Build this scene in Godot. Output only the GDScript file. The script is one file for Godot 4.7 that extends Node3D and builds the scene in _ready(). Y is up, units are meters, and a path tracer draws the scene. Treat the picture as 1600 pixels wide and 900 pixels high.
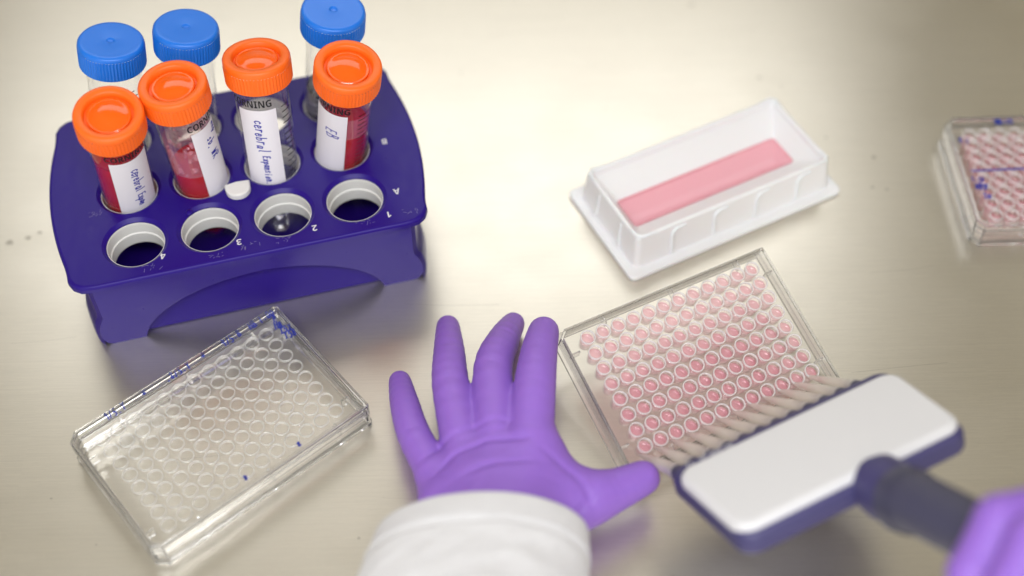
extends Node3D
# A steel work surface in a laboratory cabinet: rack with tubes, three multiwell plates, a reagent reservoir,
# a gloved hand and a twelve channel pipette. All builder numbers are millimetres; MB.mesh() turns them to metres.

const MM := 0.001
var M := {}
var used := {}

# ------------------------------------------------------------------ mesh builder
class MB:
	var v := PackedVector3Array()
	var n := PackedVector3Array()
	var uv := PackedVector2Array()
	var ix := PackedInt32Array()

	func tri(a: Vector3, b: Vector3, c: Vector3, na: Vector3, nb: Vector3, nc: Vector3) -> void:
		# clockwise seen from the side the normals point to
		var g := (b - a).cross(c - a)
		var k := v.size()
		if g.dot(na + nb + nc) > 0.0:
			v.append(a); v.append(c); v.append(b)
			n.append(na); n.append(nc); n.append(nb)
		else:
			v.append(a); v.append(b); v.append(c)
			n.append(na); n.append(nb); n.append(nc)
		ix.append(k); ix.append(k + 1); ix.append(k + 2)

	func quad(a: Vector3, b: Vector3, c: Vector3, d: Vector3, na: Vector3, nb: Vector3, nc: Vector3, nd: Vector3) -> void:
		tri(a, b, c, na, nb, nc)
		tri(a, c, d, na, nc, nd)

	func flat(a: Vector3, b: Vector3, c: Vector3, d: Vector3, nn: Vector3) -> void:
		quad(a, b, c, d, nn, nn, nn, nn)

	# profile of (radius, height); the outside is to the left when walking along it upwards on the right side (bottom to top)
	func lathe(p: Array, segs := 32, smooth := 40.0, ribs := 0.0, rib_from := -1, rib_to := -1, at := Transform3D()) -> void:
		var cnt := p.size()
		var en: Array[Vector2] = []
		for i in cnt - 1:
			var d: Vector2 = (p[i + 1] - p[i]).normalized()
			en.append(Vector2(d.y, -d.x))
		var cosl := cos(deg_to_rad(smooth))
		for i in cnt - 1:
			var n0 := en[i]
			var n1 := en[i]
			if i > 0 and en[i - 1].dot(en[i]) > cosl: n0 = (en[i - 1] + en[i]).normalized()
			if i < cnt - 2 and en[i + 1].dot(en[i]) > cosl: n1 = (en[i + 1] + en[i]).normalized()
			var p0: Vector2 = p[i]
			var p1: Vector2 = p[i + 1]
			for s in segs:
				var a0 := TAU * s / segs
				var a1 := TAU * (s + 1) / segs
				var r00 := p0.x; var r01 := p0.x; var r10 := p1.x; var r11 := p1.x
				var ribbed := ribs > 0.0 and i >= rib_from and i < rib_to
				if ribs > 0.0:
					var q0 := ribs if s % 2 == 0 else -ribs
					var q1 := ribs if (s + 1) % 2 == 0 else -ribs
					if i >= rib_from and i <= rib_to: r00 += q0; r01 += q1
					if i + 1 >= rib_from and i + 1 <= rib_to: r10 += q0; r11 += q1
				var c0 := Vector3(cos(a0), 0, sin(a0)); var c1 := Vector3(cos(a1), 0, sin(a1))
				var A := c0 * r00 + Vector3.UP * p0.y; var B := c1 * r01 + Vector3.UP * p0.y
				var C := c1 * r11 + Vector3.UP * p1.y; var D := c0 * r10 + Vector3.UP * p1.y
				var nA := c0 * n0.x + Vector3.UP * n0.y; var nB := c1 * n0.x + Vector3.UP * n0.y
				var nC := c1 * n1.x + Vector3.UP * n1.y; var nD := c0 * n1.x + Vector3.UP * n1.y
				if ribbed:
					var fn := (D - A).cross(B - A).normalized()
					if fn.dot(nA) < 0: fn = -fn
					nA = (fn * 0.8 + nA * 0.2).normalized(); nB = (fn * 0.8 + nB * 0.2).normalized(); nC = (fn * 0.8 + nC * 0.2).normalized(); nD = (fn * 0.8 + nD * 0.2).normalized()
				A = at * A; B = at * B; C = at * C; D = at * D
				nA = at.basis * nA; nB = at.basis * nB; nC = at.basis * nC; nD = at.basis * nD
				if p0.x < 1e-6: tri(A, C, D, nA, nC, nD)
				elif p1.x < 1e-6: tri(A, B, D, nA, nB, nD)
				else: quad(A, B, C, D, nA, nB, nC, nD)

	# closed profile of (inset, y) swept round a convex outline in xz (counter-clockwise seen from above with z down: any order works)
	func sweep(outline: Array, profile: Array, closed := true) -> void:
		var rings := []
		for q in profile:
			rings.append(MB.inset(outline, q.x, q.y))
		var m := profile.size()
		var mid := Vector2.ZERO
		for q in profile: mid += q
		mid /= m
		for i in (m if closed else m - 1):
			var r0: Array = rings[i]
			var r1: Array = rings[(i + 1) % m]
			var e: Vector2 = profile[(i + 1) % m] - profile[i]
			var out2 := Vector2(-e.y, e.x).normalized()      # in (inset, y); sign fixed by area
			for k in outline.size():
				var k2 := (k + 1) % outline.size()
				var a: Vector3 = r0[k]; var b: Vector3 = r0[k2]; var c: Vector3 = r1[k2]; var d: Vector3 = r1[k]
				var side: Vector3 = MB.outward(outline, k)
				var nn := (-side * out2.x + Vector3.UP * out2.y).normalized()
				if MB.area2(profile) > 0.0: nn = -nn
				flat(a, b, c, d, nn)

	static func area2(p: Array) -> float:
		var s := 0.0
		for i in p.size():
			var a: Vector2 = p[i]; var b: Vector2 = p[(i + 1) % p.size()]
			s += a.x * b.y - a.y * b.x
		return s

	static func outward(outline: Array, k: int) -> Vector3:
		var a: Vector2 = outline[k]; var b: Vector2 = outline[(k + 1) % outline.size()]
		var d := (b - a).normalized()
		var nn := Vector2(d.y, -d.x)
		if area2(outline) < 0.0: nn = -nn
		return Vector3(nn.x, 0, nn.y)

	static func inset(outline: Array, d: float, y: float) -> Array:
		var out := []
		var m := outline.size()
		for k in m:
			var n0 := outward(outline, (k - 1 + m) % m); var n1 := outward(outline, k)
			var a := Vector2(n0.x, n0.z); var b := Vector2(n1.x, n1.z)
			var t := (a + b) / (1.0 + a.dot(b))
			var p: Vector2 = outline[k] - t * d
			out.append(Vector3(p.x, y, p.y))
		return out

	# flat cap of a simple polygon in xz
	func cap(outline: Array, y: float, nn: Vector3) -> void:
		var pl := PackedVector2Array(outline)
		var t := Geometry2D.triangulate_polygon(pl)
		for i in range(0, t.size(), 3):
			tri(Vector3(pl[t[i]].x, y, pl[t[i]].y), Vector3(pl[t[i + 1]].x, y, pl[t[i + 1]].y), Vector3(pl[t[i + 2]].x, y, pl[t[i + 2]].y), nn, nn, nn)

	# strip between an inner and an outer loop of the same length
	func strip(a: Array, b: Array, na: Array, nb: Array, closed := true) -> void:
		for k in (a.size() if closed else a.size() - 1):
			var k2 := (k + 1) % a.size()
			quad(a[k], a[k2], b[k2], b[k], na[k], na[k2], nb[k2], nb[k])

	func box(c: Vector3, s: Vector3, at := Transform3D()) -> void:
		var h := s / 2
		for ax in 3:
			for sg in [-1.0, 1.0]:
				var u := (ax + 1) % 3; var w := (ax + 2) % 3
				var P := []
				for q in [[-1, -1], [1, -1], [1, 1], [-1, 1]]:
					var p := Vector3.ZERO
					p[ax] = h[ax] * sg; p[u] = h[u] * q[0]; p[w] = h[w] * q[1]
					P.append(at * (c + p))
				var nn := Vector3.ZERO; nn[ax] = sg
				flat(P[0], P[1], P[2], P[3], at.basis * nn)

	# tube along points
	func tube(path: Array, radii: Array, segs := 12, caps := true) -> void:
		var rings := []; var norms := []
		var ref := Vector3.UP
		for i in path.size():
			var t: Vector3 = (path[min(i + 1, path.size() - 1)] - path[max(i - 1, 0)]).normalized()
			if absf(t.dot(ref)) > 0.95: ref = Vector3.RIGHT if absf(t.x) < 0.9 else Vector3.BACK
			var x := t.cross(ref).normalized(); var y := x.cross(t).normalized()
			ref = y
			var rr := []; var nn := []
			for s in segs:
				var d := x * cos(TAU * s / segs) + y * sin(TAU * s / segs)
				rr.append(path[i] + d * radii[i]); nn.append(d)
			rings.append(rr); norms.append(nn)
		for i in path.size() - 1: strip(rings[i], rings[i + 1], norms[i], norms[i + 1])
		if caps:
			for e in [0, path.size() - 1]:
				var dn: Vector3 = (path[0] - path[1]).normalized() if e == 0 else (path[-1] - path[-2]).normalized()
				for s in segs: tri(path[e], rings[e][s], rings[e][(s + 1) % segs], dn, dn, dn)

	# solid: a closed outline extruded along z with rounded edges (in local xy plane), front at +z
	func slab(outline: Array, z0: float, z1: float, bevel: float, steps: int, at := Transform3D(), smooth_sides := true) -> void:
		var m := outline.size()
		var prof := []   # (inset, z)
		for i in steps + 1:
			var a := PI / 2 * i / steps
			prof.append(Vector3(bevel * (1 - sin(a)) , z0 + bevel * (1 - cos(a)), a - PI / 2))
		for i in steps + 1:
			var a := PI / 2 * i / steps
			prof.append(Vector3(bevel * (1 - cos(a)), z1 - bevel * (1 - sin(a)), a))
		var rings := []; var norms := []
		for q in prof:
			var rr := []; var nn := []
			var ins := MB.inset(outline, q.x, 0)
			for k in m:
				var s0 := MB.outward(outline, (k - 1 + m) % m); var s1 := MB.outward(outline, k)
				var sd := (s0 + s1).normalized() if smooth_sides else s1
				var d := Vector3(sd.x, sd.z, 0) * cos(q.z) + Vector3(0, 0, 1) * sin(q.z)
				rr.append(at * Vector3(ins[k].x, ins[k].z, q.y)); nn.append((at.basis * d).normalized())
			rings.append(rr); norms.append(nn)
		for i in rings.size() - 1: strip(rings[i], rings[i + 1], norms[i], norms[i + 1])
		for e in [0, rings.size() - 1]:
			var ins2 := MB.inset(outline, bevel, 0)
			var pl := PackedVector2Array()
			for p in ins2: pl.append(Vector2(p.x, p.z))
			var t := Geometry2D.triangulate_polygon(pl)
			var dn := at.basis * Vector3(0, 0, -1.0 if e == 0 else 1.0)
			for i in range(0, t.size(), 3): tri(rings[e][t[i]], rings[e][t[i + 1]], rings[e][t[i + 2]], dn, dn, dn)

	func put(m: ArrayMesh = null) -> ArrayMesh:
		if m == null: m = ArrayMesh.new()
		var a := []
		a.resize(Mesh.ARRAY_MAX)
		var w := PackedVector3Array(); w.resize(v.size())
		var nn := PackedVector3Array(); nn.resize(v.size())
		for i in v.size():
			w[i] = v[i] * 0.001
			nn[i] = n[i].normalized()
		a[Mesh.ARRAY_VERTEX] = w; a[Mesh.ARRAY_NORMAL] = nn; a[Mesh.ARRAY_INDEX] = ix
		if uv.size() == v.size(): a[Mesh.ARRAY_TEX_UV] = uv
		m.add_surface_from_arrays(Mesh.PRIMITIVE_TRIANGLES, a)
		return m

# ------------------------------------------------------------------ nodes
func numbered(called: String) -> String:
	var k: int = used.get(called, 0)
	used[called] = k + 1
	return called if k == 0 else "%s_%03d" % [called, k]

func thing(called: String, label: String, category: String, at := Transform3D(), group := "") -> Node3D:
	var o := Node3D.new()
	o.name = numbered(called)
	add_child(o)
	o.transform = at
	o.set_meta("label", label); o.set_meta("category", category)
	if group: o.set_meta("group", group)
	return o

func part(called: String, mesh: Mesh, mats, parent: Node, at := Transform3D()) -> MeshInstance3D:
	var o := MeshInstance3D.new()
	o.name = called
	o.mesh = mesh
	if mats is Array:
		for i in mats.size(): o.set_surface_override_material(i, mats[i])
	else: o.material_override = mats
	parent.add_child(o, true)
	o.transform = at
	return o

func structure(called: String, mesh: Mesh, mat: Material, at := Transform3D()) -> MeshInstance3D:
	var o := part(called, mesh, mat, self, at)
	o.set_meta("kind", "structure")
	return o

func mat(called: String, c: Color, rough: float, metal := 0.0) -> StandardMaterial3D:
	var m := StandardMaterial3D.new()
	m.resource_name = called
	m.albedo_color = c
	m.roughness = rough
	m.metallic = metal
	M[called] = m
	return m

func pane(called: String, c: Color, alpha: float, rough := 0.03) -> StandardMaterial3D:
	var m := mat(called, Color(c, alpha), rough)
	m.transparency = BaseMaterial3D.TRANSPARENCY_ALPHA
	return m

func glass(called: String, c: Color, alpha := 0.0, rough := 0.02, ior := 0.05) -> StandardMaterial3D:
	var m := mat(called, Color(c, alpha), rough)
	m.refraction_enabled = true
	m.refraction_scale = ior
	return m

func noise_tex(freq: float, seed_: int, ramp: Array, size := 512, kind := FastNoiseLite.TYPE_SIMPLEX_SMOOTH, octaves := 4) -> NoiseTexture2D:
	var t := NoiseTexture2D.new()
	var nz := FastNoiseLite.new()
	nz.noise_type = kind; nz.seed = seed_; nz.frequency = freq; nz.fractal_octaves = octaves
	t.noise = nz; t.width = size; t.height = size; t.seamless = true
	if ramp.size():
		var g := Gradient.new()
		g.offsets = PackedFloat32Array([0.0, 1.0])
		g.colors = PackedColorArray([ramp[0], ramp[1]])
		t.color_ramp = g
	return t

# brushed grain: an image of values drawn along x
func brushed(size: int, lo: float, hi: float, seed_: int, length: float) -> ImageTexture:
	var rng := RandomNumberGenerator.new(); rng.seed = seed_
	var nz := FastNoiseLite.new(); nz.seed = seed_; nz.noise_type = FastNoiseLite.TYPE_VALUE; nz.frequency = 1.0
	var im := Image.create(size, size, false, Image.FORMAT_L8)
	for y in size:
		var base := rng.randf()
		var cur := rng.randf()
		for x in size:
			if rng.randf() < 1.0 / length: cur = rng.randf()
			var k := clampf(lo + (hi - lo) * (0.35 * base + 0.65 * cur), 0, 1)
			im.set_pixel(x, y, Color(k, k, k))
	return ImageTexture.create_from_image(im)

func materials() -> void:
	var f := mat("brushed_steel", Color(0.905, 0.885, 0.835), 1.0, 1.0)
	f.roughness_texture = noise_tex(0.008, 5, [Color(0.325, 0.325, 0.325), Color(0.365, 0.365, 0.365)], 512, FastNoiseLite.TYPE_SIMPLEX_SMOOTH, 5)
	f.albedo_texture = brushed(1024, 0.955, 1.0, 8, 30.0)
	f.uv1_scale = Vector3(4.0, 5.0, 1)
	f.anisotropy_enabled = true
	f.anisotropy = -0.45
	var wsl := mat("wall_steel", Color(0.86, 0.84, 0.79), 0.5, 1.0)
	wsl.anisotropy_enabled = true
	wsl.anisotropy = -0.85
	mat("grille_white", Color(0.88, 0.87, 0.84), 0.6)
	mat("lamp_housing", Color(0.75, 0.75, 0.74), 0.5)
	var p := mat("rack_purple", Color(0.15, 0.06, 0.48), 0.33)
	p.metallic_specular = 0.33
	p.uv1_triplanar = true; p.uv1_scale = Vector3(14, 14, 14)
	p.roughness_texture = noise_tex(0.02, 3, [Color(0.75, 0.75, 0.75), Color(1.0, 1.0, 1.0)])
	p.roughness = 0.36
	mat("white_plastic", Color(0.88, 0.88, 0.87), 0.38)
	mat("white_ink", Color(0.86, 0.86, 0.88), 0.6)
	mat("scuff_grey", Color(0.55, 0.52, 0.66), 0.8)
	var o := mat("orange_cap", Color(1.0, 0.43, 0.08), 0.4)
	o.subsurf_scatter_enabled = true; o.subsurf_scatter_strength = 0.04
	mat("orange_gloss", Color(1.0, 0.40, 0.05), 0.1)
	var b := mat("blue_cap", Color(0.10, 0.47, 0.90), 0.30)
	b.subsurf_scatter_enabled = true; b.subsurf_scatter_strength = 0.04
	pane("tube_plastic", Color(0.92, 0.93, 0.95), 0.03, 0.04)
	glass("red_medium", Color(0.86, 0.02, 0.13), 0.6, 0.05, 0.033)
	glass("clear_medium", Color(0.95, 0.95, 0.97), 0.02, 0.02, 0.033)
	pane("froth", Color(0.95, 0.62, 0.70), 0.25, 0.05)
	mat("label_paper", Color(0.90, 0.89, 0.91), 0.65)
	mat("black_ink", Color(0.06, 0.06, 0.08), 0.6)
	mat("blue_pen", Color(0.06, 0.10, 0.62), 0.6)
	mat("marker_blue", Color(0.03, 0.16, 0.62), 0.6)
	glass("plate_glass", Color(0.985, 0.985, 0.98), 0.0, 0.02, 0.055)
	glass("edge_glass", Color(0.99, 0.99, 0.99), 0.05, 0.04, 0.055)
	pane("rim_painted_glint", Color(0.95, 0.95, 0.95), 0.5, 0.06)  # half-opaque white: bright glints on clear well rims painted into their colour
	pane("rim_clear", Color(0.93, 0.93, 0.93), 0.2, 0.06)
	pane("wall_clear", Color(0.97, 0.97, 0.97), 0.02, 0.02).metallic_specular = 0.22
	mat("smudge", Color(0.42, 0.38, 0.31), 0.6).transparency = BaseMaterial3D.TRANSPARENCY_ALPHA
	M.smudge.albedo_color.a = 0.28
	pane("plate_sheet", Color(0.97, 0.97, 0.97), 0.035, 0.02)
	pane("pink_medium", Color(0.99, 0.62, 0.72), 0.30, 0.04)
	mat("reservoir_white", Color(0.93, 0.93, 0.94), 0.35).subsurf_scatter_enabled = true
	M.reservoir_white.subsurf_scatter_strength = 0.1
	pane("reservoir_medium", Color(1.0, 0.60, 0.68), 0.36, 0.06)
	var gl := mat("nitrile", Color(0.565, 0.40, 0.785), 0.48)
	gl.subsurf_scatter_enabled = true; gl.subsurf_scatter_strength = 0.08
	gl.heightmap_enabled = false
	gl.normal_enabled = true
	var nt := noise_tex(0.016, 11, [], 1024)
	(nt.noise as FastNoiseLite).fractal_type = FastNoiseLite.FRACTAL_RIDGED
	nt.as_normal_map = true; nt.bump_strength = 4.0
	gl.normal_texture = nt; gl.normal_scale = 0.25
	gl.uv1_triplanar = true; gl.uv1_scale = Vector3(18, 18, 18)
	var cl := mat("coat_cotton", Color(0.86, 0.86, 0.87), 0.85)
	cl.normal_enabled = true
	var wt := noise_tex(0.2, 21, [], 512)
	wt.as_normal_map = true; wt.bump_strength = 2.0
	cl.normal_texture = wt; cl.normal_scale = 0.5
	cl.uv1_triplanar = true; cl.uv1_scale = Vector3(14, 14, 14)
	mat("pipette_white", Color(0.86, 0.86, 0.87), 0.42)
	mat("pipette_navy", Color(0.26, 0.245, 0.42), 0.45)
	mat("pipette_grey", Color(0.27, 0.27, 0.36), 0.5)
	pane("tip_plastic", Color(0.96, 0.95, 0.94), 0.45, 0.12)
	M.tip_plastic.backlight_enabled = true; M.tip_plastic.backlight = Color(0.8, 0.78, 0.75)

# ------------------------------------------------------------------ handwriting: single-stroke letters in a 1 x 1.6 box, y up
const GLYPHS := {
	"c": "0.8,0.8 0.5,1 0.15,0.75 0.1,0.3 0.4,0 0.85,0.2", "e": "0.1,0.5 0.8,0.6 0.7,0.95 0.35,1 0.1,0.55 0.2,0.1 0.55,0 0.9,0.25",
	"r": "0.15,1 0.2,0|0.2,0.6 0.45,0.95 0.85,0.9", "b": "0.15,1.7 0.2,0 0.6,0 0.85,0.4 0.65,0.85 0.2,0.7", "a": "0.8,0.85 0.4,1 0.1,0.5 0.3,0.05 0.75,0.4 0.8,0.95 0.85,0.1 1,0",
	"l": "0.4,1.7 0.3,0.2 0.6,0", "E": "0.9,1.5 0.15,1.5 0.15,0 0.9,0.05|0.15,0.8 0.75,0.8", "x": "0.1,0.95 0.85,0|0.85,1 0.1,0", "p": "0.1,0.9 0.2,-0.6|0.15,0.7 0.55,1 0.85,0.6 0.55,0.1 0.2,0.2",
	"n": "0.1,0.95 0.15,0|0.15,0.6 0.5,0.95 0.75,0.75 0.8,0", "s": "0.8,0.9 0.4,1 0.2,0.7 0.7,0.4 0.6,0.05 0.1,0.1", "i": "0.4,0.9 0.4,0|0.4,1.3 0.42,1.35", "o": "0.5,1 0.1,0.6 0.3,0.05 0.75,0.2 0.8,0.8 0.5,1",
	".": "0.3,0.05 0.4,0.12 0.45,0.02", "d": "0.8,1.7 0.8,0 0.3,0.05 0.1,0.5 0.4,0.95 0.8,0.7", "W": "0,1.5 0.25,0 0.5,1 0.75,0 1,1.5", "R": "0.15,0 0.15,1.5 0.7,1.45 0.75,0.95 0.2,0.75 0.9,0", "B": "0.15,0 0.15,1.5 0.65,1.4 0.65,0.9 0.2,0.8 0.8,0.65 0.8,0.1 0.15,0",
	"P": "0.2,0 0.2,1.5 0.75,1.35 0.75,0.85 0.2,0.75", "H": "0.15,1.5 0.15,0|0.85,1.5 0.85,0|0.15,0.8 0.85,0.8", "1": "0.45,1.5 0.45,0", "5": "0.85,1.5 0.25,1.5 0.2,0.85 0.7,0.85 0.8,0.3 0.5,0 0.1,0.1", "9": "0.8,1.1 0.5,1.5 0.2,1.1 0.5,0.8 0.8,1.1 0.7,0",
	"8": "0.5,0.8 0.2,1.15 0.5,1.5 0.8,1.15 0.5,0.8 0.15,0.35 0.5,0 0.85,0.35 0.5,0.8", "Y": "0.1,1.5 0.5,0.8 0.9,1.5|0.5,0.8 0.45,0", "X": "0.1,1.5 0.9,0|0.9,1.5 0.1,0", "/": "0.8,1.5 0.2,0", "*": "0.5,1.3 0.5,0.3|0.1,1.1 0.9,0.5|0.9,1.1 0.1,0.5",
	"0": "0.5,1.5 0.15,1 0.2,0.2 0.6,0 0.85,0.6 0.8,1.3 0.5,1.5", ":": "0.4,0.2 0.45,0.3|0.4,0.9 0.45,1", "I": "0.5,1.5 0.5,0|0.2,1.5 0.8,1.5|0.2,0 0.8,0", "-": "0.1,0.7 0.8,0.75", "2": "0.2,1.2 0.5,1.5 0.8,1.2 0.2,0 0.9,0.05", "h": "0.2,1.7 0.2,0|0.2,0.6 0.6,0.95 0.8,0.6 0.8,0", " ": ""}

# strokes of a text as polylines of (x, y); advance per letter
func strokes(text: String, size: float, wobble: int, slant := 0.1) -> Array:
	var rng := RandomNumberGenerator.new(); rng.seed = wobble
	var out := []
	var x := 0.0
	for ch in text:
		var dy := rng.randf_range(-0.12, 0.12)
		var sc := rng.randf_range(0.88, 1.1)
		for st in (GLYPHS.get(ch, "") as String).split("|", false):
			var line := []
			for pt in st.split(" ", false):
				var xy := pt.split(",")
				var gx := float(xy[0]) * sc + rng.randf_range(-0.05, 0.05); var gy := float(xy[1]) * sc + dy + rng.randf_range(-0.05, 0.05)
				line.append(Vector2(x + gx * 0.62 + gy * slant, gy) * size)
			out.append(line)
		x += 0.62 if ch == " " else 0.78
	return out

# ribbons of a given width laid on a surface: put(Vector2) gives [point, normal]
func ink(lines: Array, width: float, place: Callable) -> ArrayMesh:
	var b := MB.new()
	for line in lines:
		# densify
		var pts: Array[Vector2] = []
		for i in line.size() - 1:
			var steps := maxi(1, int((line[i + 1] - line[i]).length() / 0.6))
			for s in steps: pts.append((line[i] as Vector2).lerp(line[i + 1], float(s) / steps))
		pts.append(line[-1])
		for i in pts.size() - 1:
			var d := (pts[i + 1] - pts[i]).normalized()
			var w := Vector2(-d.y, d.x) * width / 2
			var e := d * width * 0.3
			var q := [pts[i] - e + w, pts[i + 1] + e + w, pts[i + 1] + e - w, pts[i] - e - w]
			var P := []; var N := []
			for c in q:
				var r: Array = place.call(c)
				P.append(r[0] + r[1] * (0.004 * (i % 3))); N.append(r[1])
			b.quad(P[0], P[1], P[2], P[3], N[0], N[1], N[2], N[3])
	return b.put()

# block letters bent onto a surface
func letters(text: String, height: float, place: Callable, font_weight := 700) -> ArrayMesh:
	var t := TextMesh.new()
	var f := SystemFont.new(); f.font_names = PackedStringArray(["Droid Sans"]); f.font_weight = font_weight
	t.font = f; t.text = text; t.font_size = 64; t.pixel_size = 1.0; t.depth = 0.0; t.curve_step = 4.0
	var b := MB.new()
	for s in t.get_surface_count():
		var a := t.surface_get_arrays(s)
		var vs: PackedVector3Array = a[Mesh.ARRAY_VERTEX]
		var id = a[Mesh.ARRAY_INDEX]
		var idx: PackedInt32Array = id if id != null else PackedInt32Array(range(vs.size()))
		for i in range(0, idx.size(), 3):
			var P := []; var N := []
			for k in 3:
				var r: Array = place.call(Vector2(vs[idx[i + k]].x, vs[idx[i + k]].y) * (height / 46.0))
				P.append(r[0]); N.append(r[1])
			b.tri(P[0], P[1], P[2], N[0], N[1], N[2])
	return b.put()

func circle(c: Vector2, r: float, segs: int, y: float, phase := 0.0) -> Array:
	var out := []
	for s in segs:
		out.append(Vector3(c.x + r * cos(TAU * s / segs + phase), y, c.y + r * sin(TAU * s / segs + phase)))
	return out

func fill(v3: Vector3, count: int) -> Array:
	var a := []
	a.resize(count); a.fill(v3)
	return a

# points where rays from the middle of a rectangle at the angles of circle() meet its edge
func square(c: Vector2, hx: float, hz: float, segs: int, y: float) -> Array:
	var out := []
	for s in segs:
		var d := Vector2(cos(TAU * s / segs), sin(TAU * s / segs))
		var k := minf(hx / maxf(absf(d.x), 1e-6), hz / maxf(absf(d.y), 1e-6))
		out.append(Vector3(c.x + d.x * k, y, c.y + d.y * k))
	for cx in [-1, 1]:
		for cz in [-1, 1]:
			var corner := Vector3(c.x + cx * hx, y, c.y + cz * hz)
			var bi := 0
			for k2 in segs:
				if (out[k2] - corner).length() < (out[bi] - corner).length(): bi = k2
			out[bi] = corner
	return out

# ------------------------------------------------------------------ the place
const SPOTS := [[158, -625, 1.6], [122, -695, 2.0], [171, -617, 1.0], [218, -555, 1.8], [221, -529, 1.1], [213, -531, 1.3], [-288, -501, 2.6], [-278, -504, 2.2], [-272, -508, 1.6], [-265, -513, 1.4], [192, -572, 1.2], [-30, -634, 1.1], [-37, -583, 0.9], [-77, -309, 0.9], [-232, -334, 0.8], [-205, -308, 0.6], [60, -600, 0.8]]

func setting() -> void:
	var x0 := -900.0; var x1 := 620.0; var z0 := 250.0; var z1 := -1700.0; var top := 820.0
	var fl := MB.new()
	fl.flat(Vector3(x0, 0, z0), Vector3(x1, 0, z0), Vector3(x1, 0, z1), Vector3(x0, 0, z1), Vector3.UP)
	for p in fl.v: fl.uv.append(Vector2(p.x, p.z) * 0.001)
	structure("work_surface", fl.put(), M.brushed_steel)
	var ws := get_node("work_surface")
	var rng := RandomNumberGenerator.new(); rng.seed = 404
	for a in SPOTS:
		var sm := MB.new()
		var c := Vector3(a[0], 0.06, a[1]); var ring := []
		for k in 14:
			var an := TAU * k / 14
			ring.append(c + Vector3(cos(an) * a[2] * rng.randf_range(0.6, 1.3), 0, sin(an) * a[2] * 0.7 * rng.randf_range(0.6, 1.3)))
		for k in 14: sm.tri(c, ring[k], ring[(k + 1) % 14], Vector3.UP, Vector3.UP, Vector3.UP)
		part("smudge", sm.put(), M.smudge, ws)
	for k in 26:
		var p := Vector2(rng.randf_range(-330, 330), rng.randf_range(-700, -270))
		var an := rng.randf_range(-0.12, 0.12)
		var ln := rng.randf_range(6, 34)
		var d := Vector2(cos(an), sin(an)) * ln
		var line := [p - d, p + Vector2(rng.randf_range(-1, 1), rng.randf_range(-1, 1)), p + d]
		part("scratch", ink([line], rng.randf_range(0.1, 0.2), func(q): return [Vector3(q.x, 0.04, q.y), Vector3.UP]), M.smudge, ws)
	var bw := MB.new(); bw.box(Vector3((x0 + x1) / 2, top / 2, z1 - 5), Vector3(x1 - x0 + 20, top, 10))
	for p in bw.v: bw.uv.append(Vector2(p.x, p.y) * 0.001)
	structure("back_wall", bw.put(), M.wall_steel)
	for x in [x0 - 5, x1 + 5]:
		var sw := MB.new(); sw.box(Vector3(x, top / 2, (z0 + z1) / 2), Vector3(10, top, z0 - z1))
		for p in sw.v: sw.uv.append(Vector2(p.z, p.y) * 0.001)
		structure("side_wall", sw.put(), M.wall_steel)
	var cw := MB.new(); cw.box(Vector3((x0 + x1) / 2, top + 5, (z0 + z1) / 2), Vector3(x1 - x0 + 20, 10, z0 - z1))
	structure("ceiling", cw.put(), M.grille_white)

func lamp(label: String, at: Vector3, size: Vector2, energy: float, glow: float) -> void:
	var t := thing("ceiling_lamp", label, "lamp", Transform3D(Basis(), at))
	var h := MB.new(); h.box(Vector3(0, -15, 0), Vector3(size.x * 1000 + 40, 30, size.y * 1000 + 40))
	part("housing", h.put(), M.lamp_housing, t)
	var g := mat("lamp_glow", Color(1, 1, 1), 0.5)
	g.emission_enabled = true; g.emission = Color(0.985, 0.99, 1.0); g.emission_energy_multiplier = glow
	var d := MB.new(); d.box(Vector3(0, -34, 0), Vector3(size.x * 1000, 6, size.y * 1000))
	part("diffuser_light", d.put(), g, t)
	var a := AreaLight3D.new()
	a.name = "lamp_light"
	a.area_size = size
	a.light_energy = energy
	a.light_color = Color(0.985, 0.99, 1.0)
	a.area_normalize_energy = true
	a.area_range = 6.0
	a.shadow_enabled = true
	t.add_child(a)
	a.position = Vector3(0, -0.041, 0)
	a.rotation = Vector3(-PI / 2, 0, 0)

# ------------------------------------------------------------------ rack
const RACK := Vector3(-140.2, 0, -469.88)
const RACK_YAW := 0.24349
const RH := 52.4
const CP := 38.92
const RP := 37.85

func rack_frame() -> Transform3D:   # local x along the row of holes, z towards the viewer, origin under the middle of the front row
	return Transform3D(Basis(Vector3.UP, RACK_YAW), RACK * MM)

func hole(i: int, j: int) -> Vector2:
	return Vector2((i - 1.5) * CP, -RP * j)

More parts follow.
